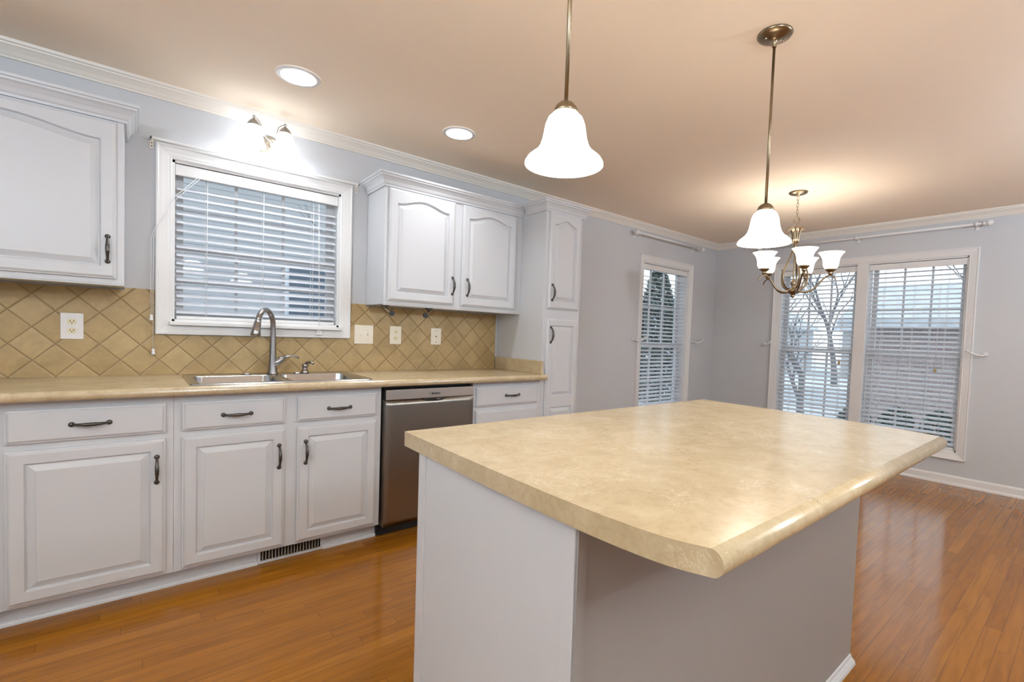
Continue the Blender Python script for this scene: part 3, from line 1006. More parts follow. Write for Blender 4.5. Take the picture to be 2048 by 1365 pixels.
# ---------------------------------------------------------------- vent register
vr = empty('vent_register', (0.623, 2.68, 0), 'metal floor register with dark louvres in the toe kick under the sink', 'vent')
mb = MB()
vy0, vy1 = 2.672, 2.682
mb.box(0.470, 0.776, vy0, vy1, 0.002, 0.014); mb.box(0.470, 0.776, vy0, vy1, 0.074, 0.080)
mb.box(0.470, 0.482, vy0, vy1, 0.014, 0.074); mb.box(0.764, 0.776, vy0, vy1, 0.014, 0.074)
mb.build('frame', WHITE, vr)
mb = MB()
for k in range(19):
    x = 0.490 + k * 0.0145
    mb.box(x, x + 0.004, vy0 + 0.001, vy1 + 0.008, 0.014, 0.074)
mb.build('louvre', pbr('grey louvre paint', (0.36, 0.30, 0.24), 0.5), vr)
mb = MB(); mb.box(0.472, 0.774, 2.694, 2.697, 0.004, 0.078); mb.build('backing', DARK, vr)

# ---------------------------------------------------------------- outlets and switches
yw = yt0
def plate(name, x0, x1, z0, z1, label, kind, cat, mat=PLATE):
    r = empty(name, ((x0 + x1) / 2, yw, z0), label, cat)
    mb = MB(); mb.box(x0, x1, yw - 0.006, yw - 0.0002, z0, z1); mb.build('cover_plate', mat, r, bevel=0.003)
    cx, cz = (x0 + x1) / 2, (z0 + z1) / 2
    if kind == 'outlet':
        for s in (-1, 1):
            zc = cz + s * 0.0215
            mb = MB()
            pts = [(0.0165 * math.cos(a) if abs(math.cos(a)) < 2 else 0, max(-0.0135, min(0.0135, 0.0170 * math.sin(a)))) for a in [2 * PI * k / 28 for k in range(28)]]
            mb.prism(pts, lambda p, t: (cx + p[0], t, zc + p[1]), yw - 0.006, yw - 0.0082)
            so = mb.build('socket', IVORY, r)
            mb = MB()
            for e in (-1, 1): mb.box(cx + e * 0.006 - 0.0012, cx + e * 0.006 + 0.0012, yw - 0.0087, yw - 0.0081, zc - 0.001, zc + 0.007)
            mb.lathe([(0.0024, -0.0006), (0.0024, 0)], (cx, yw - 0.0081, zc - 0.006), 10, axis='y')
            mb.build('slots', BLACK, so)
        mb = MB(); mb.lathe([(0.003, 0), (0.003, -0.001), (0.001, -0.0015)], (cx, yw - 0.006, cz), 10, axis='y'); mb.build('screw', PLATEW, r)
    elif kind == 'switch':
        for s in (-1, 1):
            xc = cx + s * 0.0225
            mb = MB(); mb.box(xc - 0.005, xc + 0.005, yw - 0.0075, yw - 0.006, cz - 0.012, cz + 0.012)
            mb.prism([(0, -0.005), (0, 0.005), (-0.011, 0.010 * (1 if s > 0 else -0.2)), (-0.012, 0.004 * (1 if s > 0 else -2))], lambda p, t: (t, yw - 0.0075 + p[0], cz + p[1]), xc - 0.0035, xc + 0.0035)
            mb.build('toggle', PLATE, r)
            for dz in (-0.030, 0.030):
                mb = MB(); mb.lathe([(0.003, 0), (0.003, -0.001), (0.001, -0.0015)], (xc, yw - 0.006, cz + dz), 10, axis='y')
                mb.build('screw', PLATEW, r)
    else:
        mb = MB(); mb.lathe([(0.005, 0), (0.005, -0.0022), (0.004, -0.0024)], (cx, yw - 0.006, cz), 14, axis='y'); mb.build('jack', BLACK, r)
        for dz in (-0.042, 0.042):
            mb = MB(); mb.lathe([(0.003, 0), (0.003, -0.001), (0.001, -0.0015)], (cx, yw - 0.006, cz + dz), 10, axis='y')
            mb.build('screw', PEWTER, r)
    return r
plate('wall_outlet', -0.263, -0.183, 1.094, 1.218, 'white double outlet on the tiles left of the window', 'outlet', 'outlet', PLATEW)
plate('light_switch', 1.097, 1.222, 1.094, 1.218, 'ivory two toggle switch plate right of the kitchen window', 'switch', 'switch')
plate('wall_outlet', 1.336, 1.419, 1.096, 1.220, 'ivory double outlet on the tiles under the two door wall cabinet', 'outlet', 'outlet')
plate('cable_jack', 1.645, 1.728, 1.097, 1.218, 'ivory cover plate with one small dark jack near the pantry', 'jack', 'jack')

# paper towel brackets under the right wall cabinet
ph = empty('paper_towel_holder', (1.35, 2.96, 1.345), 'empty paper towel bracket with black end discs under the wall cabinet', 'holder')
for x, sg in ((1.212, 1), (1.512, -1)):
    mb = MB(); mb.box(x - 0.018, x + 0.018, 2.945, 2.985, 1.338, 1.351)
    a = mb.build('mount', PEWTER, ph)
    mb = MB(); mb.tube([(x, 2.965, 1.342), (x + sg * 0.004, 2.955, 1.325), (x + sg * 0.018, 2.945, 1.308), (x + sg * 0.032, 2.942, 1.300)], [0.010, 0.010, 0.009, 0.007], 10, flat=0.5); mb.build('arm', NICKEL, ph)
    mb = MB(); mb.lathe([(0.0165, -0.006), (0.018, 0), (0.0165, 0.006)], (x + sg * 0.034, 2.942, 1.298), 20, axis='y'); mb.build('end_disc', BLACK, ph)

# ---------------------------------------------------------------- island
il = empty('kitchen_island', (1.3, 0.85, 0), 'white kitchen island base with a grey back panel under the overhanging top', 'island')
IX0, IX1, IY0, IY1 = 0.572, 2.06, 0.562, 1.135
mb = MB(); mb.box(IX0 + 0.006, IX1 - 0.006, IY0 + 0.012, IY1 - 0.002, 0.0, 0.8735); mb.build('carcass', WHITE, il)
mb = MB(); mb.box(IX0 - 0.003, IX0 + 0.006, IY0 + 0.002, IY0 + 0.032, 0.0, 0.8735); mb.box(IX0, IX0 + 0.006, IY0 + 0.032, IY1 - 0.022, 0, 0.8735)
mb.build('end_panel', WHITE, il, bevel=0.0015)
mb = MB(); mb.box(IX0 - 0.002, IX0 + 0.03, IY1 - 0.022, IY1 + 0.016, 0.0, 0.8735); mb.box(IX0 + 0.03, IX1, IY1 - 0.002, IY1 + 0.016, 0.09, 0.8735); mb.build('face_frame', WHITE, il, bevel=0.0015)
mb = MB(); mb.box(IX0 - 0.001, IX1, IY0, IY0 + 0.012, 0.0, 0.8735); mb.build('back_panel', ISLP_SHADED, il, label='plain back panel in wall grey darkened for shade')
mb = MB(); mb.box(IX0 + 0.0, IX0 + 0.022, IY0 - 0.004, IY0, 0.0, 0.8735); mb.build('corner_strip', ISLP_SHADED, il)
mb = MB(); mb.prism([(0, 0), (0.020, 0), (0.018, 0.010), (0.011, 0.018), (0.006, 0.022), (0.004, 0.03), (0, 0.034)], lambda p, t: (t, IY0 - p[0], p[1]), IX0, IX1); mb.build('shoe_moulding', WHITE, il)
for a in (IX1,):
    mb = MB(); mb.box(IX1 - 0.006, IX1, IY0 + 0.012, IY1, 0.0, 0.8735); mb.build('end_panel', ISLP_SHADED, il)
for k in range(3):
    x0 = IX0 + 0.03 + k * 0.49; 
    mb = MB()
    # doors on the kitchen side (seen only from the other side)
    mb.box(x0, x0 + 0.46, IY1 + 0.0165, IY1 + 0.034, 0.11, 0.85); mb.build('door', WHITE, il, bevel=0.004)

# island top: outline with bowed ends, bullnose on the seating side
def cr_spline(P, n=8):
    out = []
    for i in range(len(P) - 1):
        p0 = P[max(i - 1, 0)]; p1 = P[i]; p2 = P[i + 1]; p3 = P[min(i + 2, len(P) - 1)]
        for k in range(n):
            t = k / n
            out.append(tuple(0.5 * ((2 * p1[j]) + (-p0[j] + p2[j]) * t + (2 * p0[j] - 5 * p1[j] + 4 * p2[j] - p3[j]) * t * t + (-p0[j] + 3 * p1[j] - 3 * p2[j] + p3[j]) * t ** 3) for j in (0, 1)))
    out.append(P[-1]); return out
ITY = 1.232
left = cr_spline([(0.566, ITY), (0.560, 1.05), (0.554, 0.80), (0.552, 0.58), (0.556, 0.47), (0.566, 0.385), (0.586, 0.326)], 6)
right = cr_spline([(1.956, 0.326), (1.990, 0.42), (2.022, 0.58), (2.042, 0.75), (2.058, 0.95), (2.066, ITY)], 6)
zt, zu, r_ = 0.914, 0.8745, 0.0197
mb = MB()
outl = left + right      # ccw? left goes down, right goes up
top = mb.add([(x, y, zt) for x, y in outl]); bot = mb.add([(x, y, zu) for x, y in outl])
mb.face(top); mb.face(bot[::-1])
nL = len(left)
for i in range(len(outl)):
    j = (i + 1) % len(outl)
    if i == nL - 1: continue
    mb.face((top[i], top[j], bot[j], bot[i]))
xa, xb, yy = left[-1][0], right[0][0], 0.326
A, B = [top[nL - 1]], [top[nL]]
for k in range(1, 12):
    a = PI * k / 12
    A.append(mb.add([(xa, yy - r_ * math.sin(a), (zt + zu) / 2 + r_ * math.cos(a))])[0])
    B.append(mb.add([(xb, yy - r_ * math.sin(a), (zt + zu) / 2 + r_ * math.cos(a))])[0])
A.append(bot[nL - 1]); B.append(bot[nL])
for k in range(12): mb.face((A[k], B[k], B[k + 1], A[k + 1]), True)
mb.face(A); mb.face(B[::-1])
mb.build('island_worktop', LAM, origin=(1.3, 0.8, zu), label='large beige laminate top with bowed ends lying on the island', cat='worktop')

# ---------------------------------------------------------------- recessed lights
def downlight(x, y, label, power=P_DOWN, dz=0, col=SOFT):
    r = empty('recessed_light', (x, y, ZC), label, 'ceiling light', 'recessed lights in the cream ceiling')
    mb = MB(); mb.lathe([(0.098, -0.0005), (0.098, -0.004), (0.090, -0.0075), (0.078, -0.0065)], (x, y, ZC), 36, caps=False); mb.build('trim_ring', TRIM, r)
    mb = MB(); mb.lathe([(0.079, -0.002), (0.079, -0.0065)], (x, y, ZC), 36); mb.build('lens', LENS, r)
    lamp('downlight_bulb', 'AREA', (x, y, ZC - 0.012), power, col, 0.15, r)
    return r
downlight(0.601, 2.575, 'round recessed ceiling light in front of the kitchen window')
downlight(1.491, 2.590, 'round recessed ceiling light above the two door wall cabinet')
downlight(0.6, -0.9, 'added round recessed fill light behind the viewer, out of view')  # extra lamp added for fill, outside the view
def bowl_fill(x, y, label, power=P_BOWL_FILL):  # hanging bowl lamps added out of view to raise the room's brightness
    r = empty('added_bowl_light', (x, y, ZC), label, 'ceiling light', 'added frosted bowl fill lights out of view')
    mb = MB(); mb.lathe([(0.07, -0.0005), (0.07, -0.02), (0.03, -0.03), (0.008, -0.035)], (x, y, ZC), 28); mb.build('canopy', NICKEL, r)
    mb = MB(); mb.tube([(x, y, ZC - 0.03), (x, y, ZC - 0.62)], 0.006, 12); mb.build('rod', NICKEL, r)
    mb = MB()
    pr = [(0.012, -0.62), (0.07, -0.612), (0.13, -0.585), (0.175, -0.54), (0.19, -0.50)]
    mb.lathe(pr + [(a - 0.004, b) for a, b in pr[::-1]], (x, y, ZC), 36, caps=False); mb.build('bowl', SHADE3, r)
    lamp('bowl_fill_bulb', 'POINT', (x, y, ZC - 0.46), power, DAYW, 0.12, r)
    return r
bowl_fill(0.6, -1.5, 'added frosted glass bowl fill light hanging unseen behind the viewer')
bowl_fill(-0.95, 0.35, 'added frosted glass bowl fill light hanging unseen left of the viewer', 50)
bowl_fill(3.5, -1.2, 'added frosted glass bowl fill light hanging unseen near the rear wall')

# ---------------------------------------------------------------- pendants
PPROF = [(0.020, 0.0), (0.034, -0.006), (0.046, -0.017), (0.0535, -0.035), (0.057, -0.055), (0.0605, -0.074), (0.067, -0.093), (0.077, -0.108), (0.090, -0.118), (0.101, -0.127), (0.107, -0.137), (0.1075, -0.141)]
PPROF = [(a * 0.907 + 0.001, b * 0.925) for a, b in PPROF]
def pendant(x, y, ztop, label):
    r = empty('pendant_lamp', (x, y, ZC), label, 'pendant lamp', 'glowing bell pendants over the island')
    mb = MB(); mb.lathe([(0.063, -0.0005), (0.064, -0.004), (0.060, -0.010), (0.045, -0.016), (0.020, -0.022), (0.009, -0.026), (0.009, -0.045), (0.0075, -0.05)], (x, y, ZC), 36)
    c = mb.build('canopy', BRASS, r)
    for e in (-1, 1):
        mb = MB(); mb.ball((x + e * 0.030, y - e * 0.02, ZC - 0.020), 0.004, 10)
        mb.build('screw', NICKEL, c)
    mb = MB(); mb.tube([(x, y, ZC - 0.045), (x, y, ztop + 0.02)], 0.0052, 14); mb.build('rod', BRASS, r)
    mb = MB(); mb.lathe([(0.006, 0.028), (0.010, 0.026), (0.020, 0.020), (0.027, 0.012), (0.031, 0.003), (0.0325, -0.004)], (x, y, ztop), 28); mb.build('cap', BRASS, r)
    mb = MB(); prof = PPROF + [(rr_ - 0.004, h) for rr_, h in PPROF[::-1]]
    mb.lathe(prof, (x, y, ztop), 48, caps=False); mb.build('shade', SHADE, r)
    mb = MB(); mb.ball((x, y, ztop - 0.07), 0.026, 16, 1.3); mb.build('bulb', LENS, r)
    lamp('pendant_bulb', 'POINT', (x, y, ztop - 0.135), P_PEND, WARM, 0.05, r)
    return r
pendant(0.824, 0.908, 1.751, 'glowing white bell pendant nearest the kitchen wall cabinets, cut off at its top')
pendant(1.893, 0.896, 1.715, 'glowing white bell pendant on a long rod in front of the chandelier')

# ---------------------------------------------------------------- chandelier
hx, hy = 3.981, 1.631
ch = empty('chandelier', (hx, hy, ZC), 'five arm antique nickel chandelier with glowing upturned glass shades', 'chandelier')
mb = MB(); mb.lathe([(0.068, -0.0005), (0.069, -0.005), (0.060, -0.014), (0.035, -0.022), (0.012, -0.027), (0.006, -0.032)], (hx, hy, ZC), 32); mb.build('canopy', BRASS, ch)
mb = MB()
zc_ = ZC - 0.036
k = 0
while zc_ > 2.195:
    pts = []
    for q in range(17):
        a = 2 * PI * q / 16
        o, h = 0.0075 * math.cos(a), 0.016 * math.sin(a)
        pts.append((hx + (o if k % 2 else 0), hy + (0 if k % 2 else o), zc_ - 0.012 + h))
    mb.tube(pts, 0.0018, 6, caps=False)
    zc_ -= 0.026; k += 1
mb.build('chain', BRASS, ch)
rd = Vector((0.3827, -0.9239, 0)); bk_ = Vector((0.9239, 0.3827, 0))
def polar(deg, rad, z): 
    rad = rad * 0.79
    v = Vector((hx, hy, z)) + rad * (math.cos(R(deg)) * rd + math.sin(R(deg)) * bk_)
    return v
mb = MB()
pts = [polar(0, 0.026 * math.cos(a), 2.168 + 0.026 * math.sin(a)) for a in [2 * PI * q / 20 for q in range(21)]]
mb.tube(pts, 0.0042, 8, caps=False); mb.build('top_ring', BRASS, ch)
mb = MB()
mb.lathe([(0.004, 0.545), (0.009, 0.53), (0.010, 0.46), (0.015, 0.42), (0.011, 0.39), (0.016, 0.375), (0.010, 0.365), (0.012, 0.33), (0.007, 0.32), (0.0055, 0.14), (0.006, 0.12), (0.018, 0.105), (0.022, 0.090), (0.014, 0.075), (0.012, 0.06), (0.026, 0.048), (0.040, 0.040), (0.044, 0.030), (0.036, 0.018), (0.016, 0.004), (0.014, -0.006), (0.016, -0.012), (0.008, -0.02), (0.002, -0.024)], (hx, hy, 1.584), 24)
mb.build('column', BRASS, ch)
mb = MB()
for k in range(6):
    a = -75 + 60 * k
    mb.tube([polar(a, 0.012, 1.99), polar(a, 0.020, 2.03), polar(a, 0.026, 2.07), polar(a, 0.038, 2.100), polar(a, 0.060, 2.112), polar(a, 0.072, 2.100), polar(a, 0.070, 2.090)], [0.010, 0.012, 0.014, 0.015, 0.011, 0.006, 0.004], 10, flat=0.35)
mb.build('leaf_crown', BRASS, ch)
CPROF = [(0.030, 0.0), (0.048, 0.004), (0.060, 0.016), (0.066, 0.035), (0.068, 0.055), (0.071, 0.078), (0.079, 0.100), (0.092, 0.120), (0.104, 0.134), (0.112, 0.141)]
CPROF = [(a * 0.80, b * 0.90) for a, b in CPROF]
for k in range(5):
    a = -75 + 72 * k
    mb = MB()
    P = [(0.030, 1.618), (0.075, 1.608), (0.125, 1.608), (0.175, 1.626), (0.215, 1.661), (0.250, 1.699), (0.285, 1.725), (0.315, 1.731), (0.345, 1.719), (0.362, 1.699), (0.358, 1.687)]
    P = cr_spline(P, 4)
    rads = [0.0085 - 0.004 * i / len(P) for i in range(len(P))]
    mb.tube([polar(a, r0, z0) for r0, z0 in P], rads, 10)
    P = cr_spline([(0.020, 1.955), (0.040, 1.900), (0.085, 1.830), (0.118, 1.770), (0.125, 1.715), (0.110, 1.668), (0.085, 1.640), (0.050, 1.632)], 4)
    mb.tube([polar(a + 8, r0, z0) for r0, z0 in P], 0.0072, 10, flat=0.6)
    arm = mb.build('arm', BRASS, ch)
    c = polar(a, 0.315, 1.731)
    mb = MB(); mb.lathe([(0.006, 0.0), (0.012, 0.006), (0.020, 0.016), (0.014, 0.022), (0.024, 0.030), (0.036, 0.040), (0.038, 0.048)], c, 20); mb.build('cup', BRASS, ch)
    c = polar(a, 0.315, 1.779)
    mb = MB(); prof = CPROF + [(r0 - 0.0035, h) for r0, h in CPROF[::-1]]
    mb.lathe(prof, c, 36, caps=False); mb.build('shade', SHADE2, ch)
    mb = MB(); mb.ball(c + Vector((0, 0, 0.05)), 0.021, 14, 1.3); mb.build('bulb', LENS, ch)
    lamp('chandelier_bulb', 'POINT', c + Vector((0, 0, 0.105)), P_CHAND, WARM, 0.03, ch)

# ceiling sprinkler cover
mb = MB(); mb.lathe([(0.046, -0.0005), (0.047, -0.004), (0.043, -0.007), (0.010, -0.008)], (4.075, 1.505, ZC), 28)
mb.build('ceiling_disc', CEIL, origin=(4.075, 1.505, ZC), label='small flat round cover on the ceiling behind the chandelier', cat='cover')

# ---------------------------------------------------------------- wall sconce over the window
sc = empty('wall_sconce', (0.595, WY, 2.24), 'two light chrome sconce with bright glass shades above the kitchen window', 'wall lamp')
mb = MB()
for (rx, rz, d0, d1) in ((0.062, 0.062, 0.0005, 0.010), (0.048, 0.048, 0.010, 0.018), (0.030, 0.030, 0.018, 0.030)):
    n = 36
    A = mb.add([(0.597 + rx * math.cos(2 * PI * k / n), WY - d0, 2.226 + rz * math.sin(2 * PI * k / n)) for k in range(n)])
    B = mb.add([(0.597 + (rx - 0.004) * math.cos(2 * PI * k / n), WY - d1, 2.226 + (rz - 0.004) * math.sin(2 * PI * k / n)) for k in range(n)])
    mb.ring(A, B, True); mb.face(B)
mb.build('backplate', NICKEL, sc)
mb = MB(); mb.tube([(0.597, WY - 0.03, 2.226), (0.597, WY - 0.075, 2.222)], [0.012, 0.009], 14); mb.ball((0.597, WY - 0.08, 2.222), 0.012); mb.build('stem', NICKEL, sc)
for s, sxx, topz in ((-1, 0.500, 2.322), (1, 0.655, 2.322)):
    c = (sxx, 3.088, topz)
    inner = 0.597 + s * 0.006
    mb = MB()
    P = [(0.597, 2.222), (0.597 + s * 0.020, 2.235), (sxx - s * 0.038, 2.270), (sxx - s * 0.034, 2.308), (sxx - s * 0.014, 2.330), (sxx, 2.328)]
    P = cr_spline(P, 5)
    mb.tube([(x, 3.115 - 0.027 * (i / len(P)), z) for i, (x, z) in enumerate(P)], 0.004, 10, flat=0.7)
    mb.build('arm', NICKEL, sc)
    mb = MB(); mb.lathe([(0.003, 0.020), (0.0065, 0.016), (0.0065, 0.010), (0.004, 0.006), (0.006, 0.0), (0.014, -0.006), (0.022, -0.014), (0.028, -0.024), (0.033, -0.032), (0.034, -0.038)], c, 24); mb.build('cap', FAUCET, sc)
    mb = MB()
    pr = [(0.030, 0.0), (0.037, -0.010), (0.042, -0.030), (0.045, -0.055), (0.050, -0.080), (0.058, -0.100), (0.062, -0.108)]
    mb.lathe(pr + [(r0 - 0.003, h) for r0, h in pr[::-1]], (c[0], c[1], c[2] - 0.036), 32, caps=False); mb.build('shade', SHADE3, sc)
    lamp('sconce_bulb', 'POINT', (c[0], c[1], c[2] - 0.145), P_SCONCE, COOL, 0.03, sc)

# flat rod along the top of the kitchen window casing with hanging cords
vr_ = empty('window_valance_rod', (0.58, WY - 0.03, 2.112), 'thin flat white rod across the top of the kitchen window casing', 'rod')
mb = MB(); mb.box(0.062, 1.100, WY - 0.046, WY - 0.041, 2.108, 2.120)
mb.box(0.062, 0.067, WY - 0.046, WY - 0.002, 2.108, 2.120); mb.box(1.095, 1.100, WY - 0.046, WY - 0.002, 2.108, 2.120)
mb.build('rod', TRIM, vr_)
for x in (0.068, 1.094):
    mb = MB(); mb.box(x - 0.007, x + 0.007, WY - 0.004, WY - 0.0005, 2.070, 2.122); br_ = mb.build('bracket', PLATE, vr_)
    for z_ in (2.082, 2.098):
        mb = MB(); mb.lathe([(0.003, 0), (0.003, -0.0012)], (x, WY - 0.004, z_), 10, axis='y')
        mb.build('screw', PEWTER, br_)
for i, (x0, zz) in enumerate(((0.0685, 1.205), (0.0765, 1.030))):
    mb = MB(); mb.tube([(0.262 + 0.014 * i, WY + 0.004, 1.972), (0.163 + 0.012 * i, WY - 0.012, 1.845), (0.150, WY - 0.026, 1.80), (0.079 + 0.006 * i, WY - 0.031, 1.66), (x0, WY - 0.020, 1.62), (x0 - 0.002, WY - 0.018, 1.40), (x0, WY - 0.018, zz + 0.018)], 0.0013, 6); pc = mb.build('pull_cord', PVC, kitchen_blind)
    mb = MB(); mb.lathe([(0.002, 0.022), (0.0075, 0.019), (0.006, 0.012), (0.006, 0.005), (0.009, -0.004), (0.009, -0.007), (0.003, -0.009)], (x0, WY - 0.021, zz), 16); mb.build('tassel', PVC, pc)

# ---------------------------------------------------------------- curtain rods and holdbacks
def curtain_rod(axis, a0, a1, face, z, brk, label):
    def P(a, d): return (a, face - d, z) if axis == 'x' else (face - d, a, z)
    r = empty('curtain_rod', P((a0 + a1) / 2, 0.08), label, 'curtain rod', 'white curtain rods near the ceiling')
    mb = MB(); mb.tube([P(a0 + 0.03, 0.08), P(a1 - 0.03, 0.08)], 0.0115, 16); mb.build('rod', TRIM, r)
    for a, s in ((a0, 1), (a1, -1)):
        mb = MB(); mb.ball(P(a, 0.08), 0.026, 18)
        mb.tube([P(a + s * 0.022, 0.08), P(a + s * 0.045, 0.08)], [0.012, 0.017], 14); mb.build('finial', TRIM, r)
    for a in brk:
        mb = MB(); mb.tube([P(a, 0.002), P(a, 0.012), P(a, 0.07)], [0.020, 0.010, 0.009], 12)
        mb.tube([P(a - 0.01, 0.08), P(a + 0.01, 0.08)], 0.018, 16)
        p = P(a, 0.004); mb.box(p[0] - 0.012, p[0] + 0.012, p[1] - 0.0035, p[1] + 0.0035, z - 0.04, z + 0.022) if axis == 'x' else mb.box(p[0] - 0.0035, p[0] + 0.0035, p[1] - 0.012, p[1] + 0.012, z - 0.04, z + 0.022)
        mb.build('bracket', TRIM, r)
    return r
curtain_rod('x', 3.86, 5.07, WY, 2.268, (3.91, 4.98), 'white curtain rod with ball ends above the narrow window')
curtain_rod('y', 0.68, 2.62, RX, 2.268, (0.765, 1.655, 2.54), 'white curtain rod with ball ends above the double window')

def holdback(axis, a, face, z, s, label):
    def P(da, d, dz): return (a + s * da, face - d, z + dz) if axis == 'x' else (face - d, a + s * da, z + dz)
    r = empty('curtain_holdback', P(0, 0, 0), label, 'holdback', 'white curtain holdbacks beside the windows')
    mb = MB(); mb.tube([P(0, 0.001, 0), P(0, 0.006, 0), P(0, 0.010, 0)], [0.020, 0.020, 0.010], 16); mb.build('base', TRIM, r)
    mb = MB(); P_ = [P(0, 0.008, 0), P(0.0, 0.03, -0.004), P(0.012, 0.055, -0.012), P(0.04, 0.078, -0.008), P(0.075, 0.085, 0.006), P(0.10, 0.082, 0.022)]
    mb.tube(P_, [0.008, 0.007, 0.007, 0.007, 0.007, 0.007], 12)
    mb.build('hook', TRIM, r)
    mb = MB(); mb.ball(P(0.104, 0.082, 0.026), 0.013, 14); mb.build('knob', TRIM, r)
holdback('x', 4.055 - 0.095, WY, 1.185, 1, 'white holdback on the left side of the narrow window')
holdback('x', 5.060, WY, 1.185, 1, 'white holdback on the right side of the narrow window')
holdback('y', 2.54, RX, 1.185, -1, 'white holdback left of the double window')
holdback('y', 0.66, RX, 1.165, 1, 'white holdback right of the double window')

# ---------------------------------------------------------------- outdoors
GZ = -0.55
MB().box(-30, 60, -40, 45, GZ - 0.1, GZ).build('ground', GROUND, origin=(0, 0, GZ - 0.1), kind='structure', label='pale frosty ground outside the windows')
mb = MB(); mb.box(15, 21, -35, 42, GZ, GZ + 0.02); mb.build('street', ROAD, label='pale street outside beyond the double window', cat='street')

def house(x0, x1, y0, y1, h, ridge, wall, label, wins, axis='y'):
    r = empty('neighbour_house', ((x0 + x1) / 2, (y0 + y1) / 2, GZ), label, 'house')
    mb = MB(); mb.box(x0, x1, y0, y1, GZ, GZ + h)
    if axis == 'y':   # ridge along y
        xm = (x0 + x1) / 2
        mb.prism([(x0, GZ + h), (x1, GZ + h), (xm, GZ + h + ridge)], lambda p, t: (p[0], t, p[1]), y0, y1)
    else:
        ym = (y0 + y1) / 2
        mb.prism([(y0, GZ + h), (y1, GZ + h), (ym, GZ + h + ridge)], lambda p, t: (t, p[0], p[1]), x0, x1)
    mb.build('wall', wall, r)
    mb = MB(); e = 0.35
    if axis == 'y':
        xm = (x0 + x1) / 2
        for sx_ in (x0 - e, x1 + e):
            zl = GZ + h - ridge * e / (xm - x0)
            mb.prism([(sx_, zl), (xm, GZ + h + ridge), (xm, GZ + h + ridge + 0.14), (sx_, zl + 0.14)], lambda p, t: (p[0], t, p[1]), y0 - e, y1 + e)
    else:
        ym = (y0 + y1) / 2
        for sy_ in (y0 - e, y1 + e):
            zl = GZ + h - ridge * e / (ym - y0)
            mb.prism([(sy_, zl), (ym, GZ + h + ridge), (ym, GZ + h + ridge + 0.14), (sy_, zl + 0.14)], lambda p, t: (t, p[0], p[1]), x0 - e, x1 + e)
    mb.build('roof', ROOF, r)
    for (side, a0, a1, z0, z1) in wins:
        mb = MB(); f = MB()
        if side == 'x0':
            f.box(x0 - 0.05, x0 - 0.005, a0 - 0.1, a1 + 0.1, z0 - 0.1, z1 + 0.1); mb.box(x0 - 0.07, x0 - 0.052, a0, a1, z0, z1)
        else:
            f.box(a0 - 0.1, a1 + 0.1, y0 - 0.05, y0 - 0.005, z0 - 0.1, z1 + 0.1); mb.box(a0, a1, y0 - 0.07, y0 - 0.052, z0, z1)
        fo = f.build('window', SIDE2, r); mb.build('pane', HGLASS, fo)
    return r
# beyond the kitchen window: close pale blue neighbour
house(-8.5, 3.6, 8.6, 15, 5.2, 2.5, SIDE1, 'pale blue sided house seen through the kitchen window', [('y0', -1.6, -0.4, 0.6, 2.3), ('y0', 1.9, 2.8, 0.9, 2.2)], 'x')
# beyond the double window: white house far left, brick house right
house(27, 36, 13.2, 20.5, 2.9, 2.2, SIDE2, 'white gabled house across the street seen through the left half of the double window', [('x0', 14.4, 15.4, 0.2, 1.3), ('x0', 17.2, 18.2, 0.2, 1.3)], 'x')
house(11.2, 14.4, -3.2, 3.2, 2.3, 0.7, BRICK, 'brick house seen through the right half of the double window', [('x0', 0.2, 1.1, -0.1, 1.1), ('x0', -1.6, -0.7, -0.1, 1.1)], 'y')
house(30, 38, -4, 9.5, 2.8, 1.8, SIDE1, 'pale blue house far across the street behind the bare tree', [('x0', 6.6, 7.6, 0.2, 1.4)], 'y')

# bare tree
random.seed(7)
def bare_tree(x, y, h, label, seed, spread=1.0, rad=0.09):
    rnd = random.Random(seed)
    r = empty('bare_tree', (x, y, GZ), label, 'tree', 'bare winter trees outside')
    mt, mbr = MB(), MB()
    def grow(mb, p, d, L, rr_, lev):
        q = Vector(p); pts = [q.copy()]; rads = [rr_]
        for i in range(4):
            d = (d + Vector((rnd.uniform(-.12, .12), rnd.uniform(-.12, .12), 0.05))).normalized()
            q = q + d * L / 4; pts.append(q.copy()); rads.append(rr_ * (1 - 0.12 * (i + 1)))
        mb.tube(pts, rads, 7 if lev < 2 else 5)
        if lev >= 4: return
        for k in range(3 if lev < 3 else 2):
            a = rnd.uniform(0, 2 * PI)
            side = Vector((math.cos(a), math.sin(a), 0))
            nd = (d * rnd.uniform(.8, 1.1) + side * rnd.uniform(.35, .65) * spread).normalized()
            st = pts[-1] if k < 2 else pts[2]
            grow(mbr, st, nd, L * rnd.uniform(.62, .80), rr_ * 0.55, lev + 1)
    grow(mt, (x, y, GZ), Vector((0, 0, 1)), h, rad, 0)
    mt.build('trunk', BARK, r); mbr.build('branches', BARK, r)
bare_tree(10.6, 4.05, 1.15, 'bare branching tree outside the left half of the double window', 3)
bare_tree(22.5, 2.2, 2.6, 'bare tree across the street behind the brick house', 11, rad=0.14)
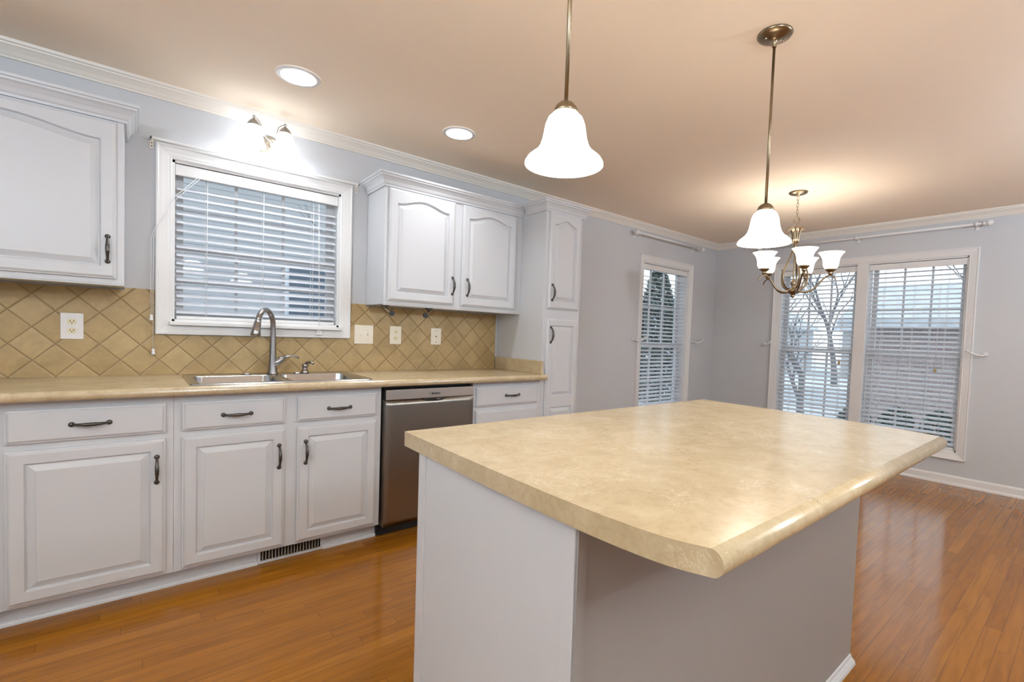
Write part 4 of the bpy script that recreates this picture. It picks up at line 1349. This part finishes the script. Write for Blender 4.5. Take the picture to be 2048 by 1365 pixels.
bare_tree(23.0, 7.5, 2.6, 'bare tree standing on the far side of the street', 5, rad=0.14)
bare_tree(3.1, 7.4, 1.5, 'thin bare tree outside the kitchen window', 21, rad=0.05)

def bush(name, x, y, rx, ry, h, mat, label, cat, seed, n=1500, cone=False, leaf=0.05, group=None, z0=GZ):
    rnd = random.Random(seed); mb = MB()
    for _ in range(n):
        a = rnd.uniform(0, 2 * PI); t = rnd.random() ** 0.8 if not cone else 1 - rnd.random() ** 0.55
        if cone: k = (1 - t) * rnd.uniform(0.55, 1.0)
        else: k = math.sqrt(max(0, 1 - (2 * t - 1) ** 4)) * rnd.uniform(0.65, 1.0)
        c = Vector((x + rx * k * math.cos(a), y + ry * k * math.sin(a), z0 + 0.05 + h * t))
        u = Vector((rnd.uniform(-1, 1), rnd.uniform(-1, 1), rnd.uniform(-1, 1))).normalized() * leaf * rnd.uniform(.6, 1.4)
        w = u.cross(Vector((rnd.uniform(-1, 1), rnd.uniform(-1, 1), rnd.uniform(-1, 1)))).normalized() * leaf * 0.5
        mb.face(mb.add([c - u, c + w, c + u, c - w]))
    r = empty(name, (x, y, z0), label, cat, group)
    mb.build('foliage', mat, r)
    mb = MB(); mb.tube([(x, y, z0), (x, y, z0 + h * 0.8)], [0.04, 0.02], 8); mb.build('stem', BARK, r)
    return r
for k in range(5):
    bush('hedge_shrub', 7.0 + 0.1 * (k % 2), 0.35 + k * 0.42, 0.32, 0.195, 1.02 - 0.02 * k, LEAF2,
         ('clipped hedge shrub outside the double window, ' + ['nearest the right casing', 'second from the right', 'in the middle of the row', 'second from the left', 'leftmost of the row'][k]), 'shrub', 50 + k, 1600, leaf=0.03, group='clipped shrubs outside the double window')
bush('conifer_tree', 11.9, 8.7, 1.5, 1.3, 4.4, LEAF, 'dark pointed evergreen outside the narrow window', 'tree', 77, 5500, cone=True, leaf=0.09)
bush('evergreen_shrub', 1.75, 5.3, 0.6, 0.5, 1.75, LEAF, 'dark twiggy evergreen shrub low outside the kitchen window', 'shrub', 31, 1200, leaf=0.04)
